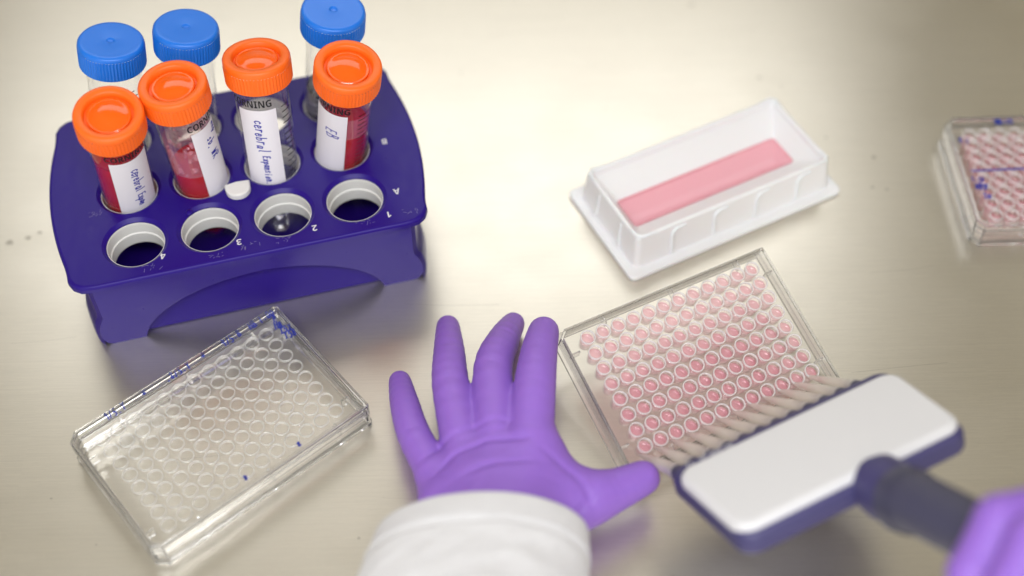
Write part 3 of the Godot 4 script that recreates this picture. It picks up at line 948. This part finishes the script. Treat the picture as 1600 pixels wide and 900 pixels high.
func reservoir() -> void:
	var t := thing("reagent_reservoir", "white plastic trough with shallow pink liquid behind the open plate", "reservoir", Transform3D(Basis(Vector3.UP, deg_to_rad(26.5)), Vector3(0.1138, 0, -0.5284)))
	var b := MB.new()
	# loops from the flange edge up the outside, over the rim, down the sloping inside
	var loops := [[rrect(71.2, 37.4, 4.0), 0.3], [rrect(71.2, 37.4, 4.0), 2.2], [rrect(70.6, 36.8, 4.0), 2.7], [rrect(66.2, 31.6, 4.0), 2.7], [rrect(65.8, 31.2, 4.0), 3.2], [rrect(64.4, 29.0, 3.4), 23.2], [rrect(64.0, 28.6, 3.2), 24.2], [rrect(63.2, 27.8, 3.0), 24.6], [rrect(62.4, 27.0, 2.6), 24.5], [rrect(61.8, 26.4, 2.4), 23.6], [rrect(61.2, 25.6, 2.2), 21.0], [rrect(53.0, 9.0, 2.0), 9.4], [rrect(49.0, 2.0, 1.0), 4.0]]
	var R := []
	for l in loops: R.append(ring_at(l[0], l[1]))
	var m: int = R[0].size()
	for i in R.size() - 1:
		for k in m:
			var k2 := (k + 1) % m
			var a: Vector3 = R[i][k]; var c: Vector3 = R[i + 1][k2]
			var nn: Vector3 = (R[i][k2] - a).cross(R[i + 1][k] - a)
			if nn.length() < 1e-6: nn = (R[i + 1][k2] - R[i][k2]).cross(R[i + 1][k] - R[i][k2])
			nn = nn.normalized()
			var want := Vector3.UP
			if i < 6: want = Vector3(a.x / 71.0, 0.3, a.z / 37.0)
			if i == 0 or (i >= 4 and i <= 5): want = Vector3(a.x / 71.0, 0, a.z / 37.0)
			if nn.dot(want) < 0: nn = -nn
			b.flat(a, R[i][k2], c, R[i + 1][k], nn)
	b.cap(rrect(49.0, 2.0, 1.0), 4.0, Vector3.UP)
	part("trough", b.put(), M.reservoir_white, t)
	var lq := MB.new()
	var lr := [ring_at(rrect(48.6, 1.6, 0.8), 4.15), ring_at(rrect(52.6, 8.6, 1.9), 9.4), ring_at(rrect(53.9, 11.0, 2.1), 11.0), ring_at(rrect(53.2, 10.3, 2.0), 10.5), ring_at(rrect(52.0, 9.2, 1.8), 10.35)]
	var lk: int = lr[0].size()
	for i in lr.size() - 1:
		for k in lk:
			var k2 := (k + 1) % lk
			var nn2: Vector3 = (lr[i][k2] - lr[i][k]).cross(lr[i + 1][k] - lr[i][k]).normalized()
			var want2 := Vector3(lr[i][k].x / 50.0, -0.5, lr[i][k].z / 10.0) if i < 2 else Vector3.UP
			if nn2.dot(want2) < 0: nn2 = -nn2
			lq.flat(lr[i][k], lr[i][k2], lr[i + 1][k2], lr[i + 1][k], nn2)
	lq.cap(rrect(48.6, 1.6, 0.8), 4.15, Vector3.DOWN)
	lq.cap(rrect(52.0, 9.2, 1.8), 10.35, Vector3.UP)
	part("liquid", lq.put(), M.reservoir_medium, t)
	# ribs down the long sides, hooked at the top
	for x in [-42.0, -14.0, 14.0, 42.0]:
		for s in [-1, 1]:
			var rb := MB.new()
			rb.tube([Vector3(x + 9.0, 21.6, s * 29.4), Vector3(x + 3.0, 21.4, s * 29.6), Vector3(x + 0.8, 19.8, s * 29.8), Vector3(x, 17.0, s * 30.0), Vector3(x, 4.0, s * 31.2)], [0.5, 1.0, 1.1, 1.1, 1.2], 10)
			part("rib", rb.put(), M.reservoir_white, t)
	for z in [-12.0, 12.0]:
		for s in [-1, 1]:
			var rb := MB.new()
			rb.tube([Vector3(s * 64.7, 21.0, z), Vector3(s * 65.1, 15.0, z), Vector3(s * 66.0, 4.0, z * 1.1)], [0.6, 1.0, 1.1], 10)
			part("rib", rb.put(), M.reservoir_white, t)
	# thickened corners on the rim
	for sx in [-1, 1]:
		for sz in [-1, 1]:
			var cb := MB.new()
			cb.tube([Vector3(sx * 52.0, 24.2, sz * 28.1), Vector3(sx * 60.5, 24.4, sz * 28.1), Vector3(sx * 63.0, 24.4, sz * 26.0), Vector3(sx * 63.5, 24.2, sz * 19.0)], [0.5, 1.4, 1.4, 0.5], 10)
			part("rim_corner", cb.put(), M.reservoir_white, t)

# ------------------------------------------------------------------ pipette
func pipette() -> void:
	var B := Vector3(120.0, 45.0, -339.3)
	var r := Vector3(0.903, 0.041, -0.428).normalized()
	var a := Vector3(0.266, 0.729, 0.630); a = (a - r * a.dot(r)).normalized()
	var n := r.cross(a) * -1.0
	if n.y < 0: n = -n
	# local: x along the tips, y up the shaft, z out of the front cover
	var bs := Basis(r, a, n)
	if bs.determinant() < 0: bs = Basis(-r, a, n)
	var t := thing("multichannel_pipette", "white and navy twelve channel pipette held by the right glove over the pink plate", "pipette", Transform3D(bs, B * MM))
	var tp := MB.new()
	tp.lathe([Vector2(0.4, -49.0), Vector2(0.75, -49.0), Vector2(1.9, -34), Vector2(3.0, -17), Vector2(3.3, -14), Vector2(3.5, -3), Vector2(4.0, -1.5), Vector2(4.0, 2.0), Vector2(3.6, 2.0), Vector2(3.1, -3), Vector2(2.6, -17), Vector2(1.5, -34), Vector2(0.4, -49.0)], 20, 40)
	var tm := tp.put()
	var tf := MB.new()
	tf.lathe([Vector2(0, -48.6), Vector2(0.38, -48.6), Vector2(1.45, -34), Vector2(1.9, -28), Vector2(0, -28)], 14, 40)
	var tfm := tf.put()
	var cn := MB.new()
	cn.lathe([Vector2(2.3, -5), Vector2(2.6, 1), Vector2(3.9, 2.2), Vector2(4.1, 12), Vector2(0, 12)], 20, 40)
	var cm := cn.put()
	for k in 12:
		var at := Transform3D(Basis(), Vector3((k - 5.5) * 9, 0, 0) * MM)
		var o := part("tip", tm, M.tip_plastic, t, at)
		part("liquid", tfm, M.pink_medium, o)
		part("nozzle", cm, M.pipette_grey, t, at)
	# navy body: outline in (x along tips, y up the shaft)
	var navy := []
	for p in rrect(59.5, 33.0, 9.0, 7):
		var ky: float = clampf(p.y / 33.0, -1, 1)
		navy.append(Vector2(p.x * (1.0 - 0.02 * ky) - 3.0, p.y + 40.0))
	var nb := MB.new()
	# face plane slopes: near the tips it stands at z=+6, at the handle end at z=-14
	var slope := atan2(18.0, 52.0)
	var sb := Basis(Vector3.RIGHT, -slope)
	var at2 := Transform3D(sb, Vector3(0, 0, 0))
	nb.slab(navy, -7.5, 5.0, 4.0, 5, Transform3D(sb, Vector3(0, 1.0, 4.0)))
	part("housing", nb.put(), M.pipette_navy, t)
	var wh := []
	for p in rrect(58.6, 28.0, 9.0, 8):
		var ky: float = clampf(p.y / 28.0, -1, 1)
		wh.append(Vector2(p.x * (1.0 - 0.02 * ky) - 3.0, p.y + 42.5))
	var wb := MB.new()
	wb.slab(wh, -4.0, 8.2, 3.6, 6, Transform3D(sb, Vector3(0, 1.0, 4.0)))
	part("cover", wb.put(), M.pipette_white, t)
	# collar and handle
	var hd := []
	var hr := []
	for q in [[70, -22, 11.0], [78, -21, 12.0], [84, -20.5, 12.0], [85, -20.5, 14.2], [93, -20, 14.2], [94, -20, 13.0], [104, -20.5, 12.6], [125, -23, 12.4], [160, -27, 12.0], [210, -36, 13.0], [260, -46, 14.5]]:
		hd.append(Vector3(-13, q[0], q[1] - 4.0)); hr.append(q[2])
	var hb := MB.new(); hb.tube(hd, hr, 32)
	part("handle", hb.put(), M.pipette_grey, t)
	var bo := MB.new()
	bo.tube([Vector3(-13, 64, -20), Vector3(-13, 68, -20.5), Vector3(-13, 76, -22.5), Vector3(-13, 82, -24)], [11.0, 13.4, 14.0, 13.0], 32)
	part("handle_socket", bo.put(), M.pipette_navy, t)
	var ej := MB.new()
	ej.tube([Vector3(-13, 96, -35), Vector3(-13, 112, -35.5), Vector3(-13, 160, -42), Vector3(-13, 200, -50)], [3.0, 4.0, 4.4, 4.4], 16)
	part("ejector_bar", ej.put(), M.pipette_white, t)
	var pl := Transform3D(sb, Vector3(0, 1.0, 4.0))
	var m := letters("30-300 µL  12", 3.0, func(p): return [pl * Vector3(36.0 + p.x, 11.3 + p.y, 5.06), pl.basis * Vector3(0, 0, 1)], 400)
	part("printed_text", m, M.white_ink, t)

# ------------------------------------------------------------------ gloved hands: tapered capsules joined with a smooth minimum, meshed as surface nets
class Field:
	var lo: Vector3
	var h: float
	var nx: int
	var ny: int
	var nz: int
	var f := PackedFloat32Array()

	func _init(a: Vector3, b: Vector3, cell: float) -> void:
		lo = a; h = cell
		nx = int((b.x - a.x) / cell) + 2; ny = int((b.y - a.y) / cell) + 2; nz = int((b.z - a.z) / cell) + 2
		f.resize(nx * ny * nz); f.fill(99.0)

	static func smin(a: float, b: float, k: float) -> float:
		var t := maxf(k - absf(a - b), 0.0) / k
		return minf(a, b) - t * t * k * 0.25

	# joints laid on a smooth curve through the given ones
	static func curve(j: Array, steps := 4) -> Array:
		var out := []
		for s in j.size() - 1:
			var p0: Vector4 = j[maxi(s - 1, 0)]; var p1: Vector4 = j[s]; var p2: Vector4 = j[s + 1]; var p3: Vector4 = j[mini(s + 2, j.size() - 1)]
			for k in steps:
				var t := float(k) / steps
				out.append(0.5 * (2.0 * p1 + (p2 - p0) * t + (2.0 * p0 - 5.0 * p1 + 4.0 * p2 - p3) * t * t + (3.0 * p1 - p0 - 3.0 * p2 + p3) * t * t * t))
		out.append(j[-1])
		return out

	# a chain of joints (Vector4: x, y, z, radius)
	func chain(joints: Array, k_in: float, k_out: float) -> void:
		var g := PackedFloat32Array(); g.resize(f.size()); g.fill(99.0)
		var pad := 14.0
		for s in joints.size() - 1:
			var ja: Vector4 = joints[s]; var jb: Vector4 = joints[s + 1]
			var a := Vector3(ja.x, ja.y, ja.z); var b := Vector3(jb.x, jb.y, jb.z)
			var ra := ja.w; var rb := jb.w
			var rm := maxf(ra, rb) + pad
			var i0 := clampi(int((minf(a.x, b.x) - rm - lo.x) / h), 0, nx - 1); var i1 := clampi(int((maxf(a.x, b.x) + rm - lo.x) / h), 0, nx - 1)
			var j0 := clampi(int((minf(a.y, b.y) - rm - lo.y) / h), 0, ny - 1); var j1 := clampi(int((maxf(a.y, b.y) + rm - lo.y) / h), 0, ny - 1)
			var k0 := clampi(int((minf(a.z, b.z) - rm - lo.z) / h), 0, nz - 1); var k1 := clampi(int((maxf(a.z, b.z) + rm - lo.z) / h), 0, nz - 1)
			var d := b - a
			var dd := maxf(d.dot(d), 1e-6)
			for kz in range(k0, k1 + 1):
				for jy in range(j0, j1 + 1):
					var row := (kz * ny + jy) * nx
					for i in range(i0, i1 + 1):
						var p := Vector3(lo.x + i * h, lo.y + jy * h, lo.z + kz * h) - a
						var t := clampf(p.dot(d) / dd, 0.0, 1.0)
						var v := (p - d * t).length() - lerpf(ra, rb, t)
						var q := row + i
						g[q] = v if g[q] > 90.0 else Field.smin(g[q], v, k_in)
		for q in f.size():
			if g[q] < 90.0: f[q] = g[q] if f[q] > 90.0 else Field.smin(f[q], g[q], k_out)

	# grooves (negative depth: ridges) along polylines, seen from above
	func groove(line: Array, width: float, depth: float) -> void:
		for s in line.size() - 1:
			var a: Vector3 = line[s]; var b: Vector3 = line[s + 1]
			var rm := width * 3.0
			var i0 := clampi(int((minf(a.x, b.x) - rm - lo.x) / h), 0, nx - 1); var i1 := clampi(int((maxf(a.x, b.x) + rm - lo.x) / h), 0, nx - 1)
			var k0 := clampi(int((minf(a.z, b.z) - rm - lo.z) / h), 0, nz - 1); var k1 := clampi(int((maxf(a.z, b.z) + rm - lo.z) / h), 0, nz - 1)
			var a2 := Vector2(a.x, a.z); var d := Vector2(b.x - a.x, b.z - a.z)
			var ym := (a.y + b.y) / 2 - 14.0
			for kz in range(k0, k1 + 1):
				for i in range(i0, i1 + 1):
					var p := Vector2(lo.x + i * h, lo.z + kz * h) - a2
					var t := p.dot(d) / maxf(d.dot(d), 1e-6)
					if t < (-0.15 if s == 0 else 0.0) or t >= (1.15 if s == line.size() - 2 else 1.0): continue
					var e := (p - d * t).length() / width
					var add := depth * exp(-e * e)
					if s == 0: add *= clampf(t + 0.15, 0, 0.6) / 0.6
					if s == line.size() - 2: add *= clampf(1.15 - t, 0, 0.6) / 0.6
					if add < 0.004 and add > -0.004: continue
					for jy in ny:
						if lo.y + jy * h > ym:
							var q := (kz * ny + jy) * nx + i
							if f[q] < 90.0: f[q] += add

	func at(p: Vector3) -> float:
		var g := (p - lo) / h
		var i := clampi(int(g.x), 0, nx - 2); var j := clampi(int(g.y), 0, ny - 2); var k := clampi(int(g.z), 0, nz - 2)
		var x := g.x - i; var y := g.y - j; var z := g.z - k
		var q := (k * ny + j) * nx + i
		var c00 := lerpf(f[q], f[q + 1], x); var c10 := lerpf(f[q + nx], f[q + nx + 1], x)
		var q2 := q + nx * ny
		var c01 := lerpf(f[q2], f[q2 + 1], x); var c11 := lerpf(f[q2 + nx], f[q2 + nx + 1], x)
		return lerpf(lerpf(c00, c10, y), lerpf(c01, c11, y), z)

	func mesh() -> ArrayMesh:
		var b := MB.new()
		var id := PackedInt32Array(); id.resize(f.size()); id.fill(-1)
		var st := [1, nx, nx * ny]
		var corner := [0, 1, nx, nx + 1, nx * ny, nx * ny + 1, nx * ny + nx, nx * ny + nx + 1]
		var cpos := [Vector3(0, 0, 0), Vector3(1, 0, 0), Vector3(0, 1, 0), Vector3(1, 1, 0), Vector3(0, 0, 1), Vector3(1, 0, 1), Vector3(0, 1, 1), Vector3(1, 1, 1)]
		var edges := [[0, 1], [2, 3], [4, 5], [6, 7], [0, 2], [1, 3], [4, 6], [5, 7], [0, 4], [1, 5], [2, 6], [3, 7]]
		for k in nz - 1:
			for j in ny - 1:
				for i in nx - 1:
					var q := (k * ny + j) * nx + i
					if f[q] > 4.0 * h or f[q] < -4.0 * h: continue
					var neg := 0
					for c in 8:
						if f[q + corner[c]] < 0.0: neg += 1
					if neg == 0 or neg == 8: continue
					var p := Vector3.ZERO; var m := 0
					for e in edges:
						var va := f[q + corner[e[0]]]; var vb := f[q + corner[e[1]]]
						if (va < 0.0) != (vb < 0.0):
							p += (cpos[e[0]] as Vector3).lerp(cpos[e[1]], va / (va - vb)); m += 1
					id[q] = b.v.size()
					b.v.append(lo + (Vector3(i, j, k) + p / m) * h)
		for p in b.v:
			var e := h * 0.75
			b.n.append(Vector3(at(p + Vector3(e, 0, 0)) - at(p - Vector3(e, 0, 0)), at(p + Vector3(0, e, 0)) - at(p - Vector3(0, e, 0)), at(p + Vector3(0, 0, e)) - at(p - Vector3(0, 0, e))).normalized())
		for k in range(1, nz - 1):
			for j in range(1, ny - 1):
				for i in range(1, nx - 1):
					var q := (k * ny + j) * nx + i
					for ax in 3:
						var va := f[q]; var vb := f[q + st[ax]]
						if (va < 0.0) == (vb < 0.0): continue
						var u: int = st[(ax + 1) % 3]; var w: int = st[(ax + 2) % 3]
						var c := [id[q], id[q - u], id[q - u - w], id[q - w]]
						if c.min() < 0: continue
						if va < 0.0: c.reverse()
						# clockwise seen from outside
						b.ix.append_array(PackedInt32Array([c[0], c[1], c[2], c[0], c[2], c[3]]))
		return b.put()

func person() -> void:
	var t := thing("person", "person in purple gloves and white coat sleeve steadying plate and holding pipette", "person")
	# left glove
	var fd := Field.new(Vector3(-74, -1, -446), Vector3(78, 72, -262), 1.35)
	var pinky := [Vector4(-59.4, 7.6, -395.0, 5.9), Vector4(-55.8, 15, -376.5, 7.4), Vector4(-50.2, 21, -355, 8.3), Vector4(-39.5, 26, -330, 8.8)]
	var ring := [Vector4(-34.8, 8.2, -429.5, 6.3), Vector4(-33.4, 17.5, -407, 8.1), Vector4(-32.0, 25, -381, 9.4), Vector4(-26.5, 30, -346, 9.8)]
	var middle := [Vector4(0.2, 9.0, -430.0, 6.3), Vector4(-5.2, 20, -411, 8.4), Vector4(-10.4, 28, -388, 9.9), Vector4(-9.5, 33, -350, 10.2)]
	var index := [Vector4(15.9, 29, -410, 8.0), Vector4(13.0, 34, -393, 9.3), Vector4(10.4, 37, -371, 10.4), Vector4(8.0, 36, -343, 11.0)]
	var thumb := [Vector4(61.5, 22, -327, 8.4), Vector4(47.0, 23, -319.5, 10.2), Vector4(29.0, 24, -310, 11.2), Vector4(6, 28, -300, 13.5)]
	# palm
	fd.chain([Vector4(-39.0, 26, -327, 9.0), Vector4(-34, 28, -310, 12.0), Vector4(-22, 34, -290, 16), Vector4(-18, 40, -270, 19)], 3, 4)
	fd.chain([Vector4(-26, 29.5, -340, 9.6), Vector4(-22, 32, -318, 13), Vector4(-14, 37, -290, 17)], 3, 9)
	fd.chain([Vector4(-9, 32, -343, 10.4), Vector4(-9, 33.5, -318, 14), Vector4(-8, 39, -290, 18), Vector4(-12, 43, -270, 20)], 3, 9)
	fd.chain([Vector4(8.0, 35, -338, 11), Vector4(4, 34, -316, 14.5), Vector4(-2, 38, -290, 17)], 3, 9)
	fd.chain([Vector4(9, 29, -322, 9), Vector4(20, 25, -313, 9), Vector4(0, 28, -300, 13)], 3, 14)
	fd.chain([Vector4(12, 32, -338, 7.5), Vector4(22, 27, -326, 8.0), Vector4(36, 25, -318, 8.5)], 2, 16)
	fd.chain(Field.curve(thumb), 0.6, 10)
	fd.chain(Field.curve(pinky), 0.6, 3.5)
	fd.chain(Field.curve(ring), 0.6, 3.5)
	fd.chain(Field.curve(middle), 0.6, 3.5)
	fd.chain(Field.curve(index), 0.6, 3.5)
	# stretched folds across the back of the hand
	fd.groove([Vector3(-47, 34, -331), Vector3(-36, 40, -340), Vector3(-22, 44, -346), Vector3(-10, 46, -349), Vector3(0, 46, -348)], 1.7, 0.8)
	fd.groove([Vector3(-38, 36, -322), Vector3(-29, 40, -331), Vector3(-14, 44, -337), Vector3(-2, 46, -337), Vector3(8, 46, -335)], 1.4, 1.3)
	fd.groove([Vector3(-26, 40, -316), Vector3(-11, 44, -322), Vector3(12, 44, -323)], 1.6, 1.1)
	fd.groove([Vector3(10, 30, -332), Vector3(30, 30, -318), Vector3(36, 28, -306)], 1.8, 0.8)
	fd.groove([Vector3(20, 30, -296), Vector3(32, 32, -305), Vector3(38, 32, -316)], 1.5, 0.9)
	var wr := RandomNumberGenerator.new(); wr.seed = 12
	for q in 16:
		var c := Vector3(wr.randf_range(-40, 16), 42, wr.randf_range(-345, -298))
		var an := wr.randf_range(-0.5, 0.7); var ln := wr.randf_range(4, 11)
		var d := Vector3(cos(an), 0, -sin(an)) * ln
		fd.groove([c - d, c + Vector3(0, 0, wr.randf_range(-1.5, 1.5)), c + d], wr.randf_range(0.9, 1.5), wr.randf_range(0.12, 0.4))
	for q in [[ring, 2], [middle, 2], [index, 2], [pinky, 2], [ring, 1], [middle, 1], [index, 1], [thumb, 1]]:
		var jc: Vector4 = q[0][q[1]]; var jn: Vector4 = q[0][q[1] - 1]
		var dir := Vector3(jn.x - jc.x, 0, jn.z - jc.z).normalized()
		var cr := Vector3(-dir.z, 0, dir.x)
		for o in [-1.6, 1.4]:
			var c: Vector3 = Vector3(jc.x, jc.y + jc.w, jc.z) + dir * o
			fd.groove([c - cr * 5.0 + dir * 0.8, c, c + cr * 5.0 - dir * 0.5], 1.0, 0.3)
	part("glove", fd.mesh(), M.nitrile, t)
	# sleeve
	var axis := [Vector3(-15.5, 44, -286), Vector3(-17.5, 48, -272), Vector3(-19.5, 53, -256), Vector3(-20, 62, -228), Vector3(-23, 86, -170), Vector3(-26, 120, -90)]
	var wx := [48.5, 50.0, 51.0, 51.5, 54.0, 60.0]
	var wy := [27.0, 29.0, 30.0, 33.0, 42.0, 48.0]
	var sl := MB.new()
	var nzf := FastNoiseLite.new(); nzf.seed = 9; nzf.frequency = 0.02
	var S := 72; var T := 60
	var rings := []
	for layer in 2:
		for q in T + 1:
			var u := float(q) / T * (axis.size() - 1)
			var i0 := mini(int(u), axis.size() - 2); var fr := u - i0
			fr = fr
			var c: Vector3 = (axis[i0] as Vector3).lerp(axis[i0 + 1], fr)
			var rx := lerpf(wx[i0], wx[i0 + 1], fr); var ry := lerpf(wy[i0], wy[i0 + 1], fr)
			var tan := Vector3(-0.05, 0.36, 0.93).normalized()
			var yv := Vector3(0, 0.93, -0.36).normalized()
			var rr := []
			for s in S:
				var a := TAU * s / S
				var d := Vector3.RIGHT * cos(a) * rx + yv * sin(a) * ry
				var along: float = (c - axis[0]).length()
				var w := nzf.get_noise_3d(cos(a) * 40, sin(a) * 40, along * 0.9) * (0.6 + minf(along * 0.03, 2.4))
				w += 0.45 * pow(1.0 - absf(nzf.get_noise_3d(cos(a) * 70 + 300, sin(a) * 70, along * 1.6)), 6.0) * minf(along * 0.06, 1.6)
				if along > 19.0 and along < 21.5: w -= 0.9
				if along < 1.2: w -= 0.9
				if layer == 1: w -= 2.2
				rr.append(c + d + d.normalized() * w)
			rings.append(rr)
	var norms := []
	for L in 2:
		for q in T + 1:
			var row := []
			for s in S:
				var b0 := L * (T + 1)
				var dv: Vector3 = rings[b0 + mini(q + 1, T)][s] - rings[b0 + maxi(q - 1, 0)][s]
				var ds: Vector3 = rings[b0 + q][(s + 1) % S] - rings[b0 + q][(s - 1 + S) % S]
				var nn := dv.cross(ds).normalized()
				var ctr := Vector3.ZERO
				for z in range(0, S, 12): ctr += rings[b0 + q][z] / 6.0
				if nn.dot(rings[b0 + q][s] - ctr) < 0: nn = -nn
				row.append(nn if L == 0 else -nn)
			norms.append(row)
	for L in 2:
		for q in T: sl.strip(rings[L * (T + 1) + q], rings[L * (T + 1) + q + 1], norms[L * (T + 1) + q], norms[L * (T + 1) + q + 1])
	var fwd := fill(Vector3(0.05, -0.36, -0.93), S)
	sl.strip(rings[0], rings[T + 1], fwd, fwd)
	var slv := part("coat_sleeve", sl.put(), M.coat_cotton, t)
	var st := MB.new()
	var sq := 0
	for q in T:
		var along2: float = ((rings[q][0] as Vector3) - (rings[0][0] as Vector3)).length()
		if along2 > 17.0: sq = q; break
	for s in range(0, S):
		var p0: Vector3 = rings[sq][s] + norms[sq][s] * 0.25; var p1: Vector3 = rings[sq][(s + 1) % S] + norms[sq][(s + 1) % S] * 0.25
		st.tube([p0.lerp(p1, 0.05), p0.lerp(p1, 0.45)], [0.3, 0.3], 6)
		st.tube([p0.lerp(p1, 0.55), p0.lerp(p1, 0.95)], [0.3, 0.3], 6)
	part("stitching", st.put(), M.coat_cotton, slv).set_meta("kind", "stuff")
	# right glove round the pipette handle, in the pipette's axes
	var B := Vector3(120.0, 45.0, -339.3)
	var r := Vector3(0.903, 0.041, -0.428).normalized()
	var a2 := Vector3(0.266, 0.729, 0.630); a2 = (a2 - r * a2.dot(r)).normalized()
	var n := r.cross(a2)
	if n.y < 0: n = -n
	var pt := func(x: float, y: float, z: float, rad: float) -> Vector4:
		var p: Vector3 = B + r * (x + 11.0) + a2 * (y - 14.0) + n * (z - 14.0)
		return Vector4(p.x, p.y, p.z, rad)
	var cen: Vector3 = B + r * 20 + a2 * 190 + n * -51
	var g := Field.new(cen - Vector3(70, 80, 80), cen + Vector3(70, 75, 75), 2.4)
	for k in 4:
		var y := 168.0 + k * 19.0
		var zc := -28.0 - k * 3.4
		g.chain([pt.call(36, y + 2, zc - 8, 11.0), pt.call(24, y, zc + 18, 10.4), pt.call(4, y - 2, zc + 22.5, 10.0), pt.call(-15, y, zc + 10, 9.4), pt.call(-18, y + 2, zc - 6, 8.6)], 2, 2)
	g.chain([pt.call(44, 176, -43, 14), pt.call(50, 204, -53, 18), pt.call(52, 238, -63, 20)], 8, 10)
	g.chain([pt.call(46, 174, -49, 12), pt.call(24, 168, -59, 11), pt.call(0, 166, -55, 10), pt.call(-14, 169, -47, 9)], 4, 8)
	part("glove", g.mesh(), M.nitrile, t)

# ------------------------------------------------------------------ build
func _ready() -> void:
	var cam := Camera3D.new()
	cam.name = "camera"
	cam.near = 0.02; cam.far = 20.0
	add_child(cam)
	cam.transform = Transform3D(Basis(Vector3(0.99983, -0.01131, 0.01468), Vector3(0.01854, 0.61024, -0.79200), Vector3(0.0, 0.79214, 0.61034)).orthonormalized(), Vector3(0, 0.59867, 0))
	cam.fov = 23.944
	var ca := CameraAttributesPhysical.new()
	ca.frustum_focal_length = 56.588
	ca.frustum_focus_distance = 0.705
	ca.exposure_aperture = 2.6
	cam.attributes = ca
	cam.current = true
	var we := WorldEnvironment.new()
	we.name = "environment"
	var e := Environment.new()
	e.background_mode = Environment.BG_COLOR
	e.background_color = Color(1.0, 0.99, 0.98)
	e.tonemap_mode = Environment.TONE_MAPPER_LINEAR
	e.tonemap_exposure = 1.26
	e.sdfgi_enabled = true; e.ssao_enabled = true; e.ssil_enabled = true
	we.environment = e
	add_child(we)
	materials()
	lamp("long ceiling lamp over the front of the work surface", Vector3(-0.05, 0.82, 0.04), Vector2(0.8, 0.14), 0.41, 2.0)
	lamp("broad ceiling lamp panel far behind the tube rack", Vector3(-0.12, 0.82, -1.22), Vector2(1.12, 0.46), 0.134, 1.0)
	setting()
	rack()
	tube(0, 1, Vector2(0.068, 0.16), "orange", {"level": 84.0, "label": [-30, 62, 40, 92], "brand": 10.0, "writing": [["cerebral", 10, 84, 3.2], ["Expan", 12, 62, 2.6]]}, "orange capped tube full of dark red liquid, labelled, at the rack's left end")
	tube(1, 1, Vector2(-0.017, 0.0), "orange", {"level": 60.0, "bubbles": 90, "film": 80.0, "label": [6, 80, 40, 92], "brand": 48.0, "writing": [["sb.", 36, 84, 3.2], ["WR", 38, 74, 3.6], ["exp", 62, 90, 2.8]]}, "orange capped tube of red liquid with froth above it, second in its row")
	tube(2, 1, Vector2(0.055, -0.16), "orange", {"level": 9.0, "liquid": "clear_medium", "label": [-62, 22, 36, 92], "brand": -32.0, "ticks": 36.0, "writing": [["cerebral", -28, 86, 3.4], ["Expansion.", -20, 63, 2.5]]}, "nearly empty orange capped tube with long white handwritten label")
	tube(3, 1, Vector2(0.14, 0.124), "orange", {"level": 72.0, "film": 88.0, "label": [-84, -2, 40, 92], "brand": -44.0, "ticks": 22.0, "writing": [["EB", -48, 80, 4.6]]}, "orange capped tube of bright red liquid labelled in the right column of the rack")
	tube(0, 2, Vector2(0.149, -0.073), "blue", {"level": 30.0, "liquid": "clear_medium", "ticks": 10.0}, "blue capped clear tube in the back row, furthest left of the three")
	tube(1, 2, Vector2(0.152, -0.078), "blue", {"level": 30.0, "liquid": "clear_medium", "ticks": -60.0}, "blue capped clear tube in the back row between the other two blue capped tubes")
	tube(3, 2, Vector2(0.142, 0.04), "blue", {"level": 60.0, "liquid": "clear_medium", "ticks": -40.0}, "blue capped clear tube in the back row, rightmost, cut by the top of the photo")
	plates()
	reservoir()
	pipette()
	person()
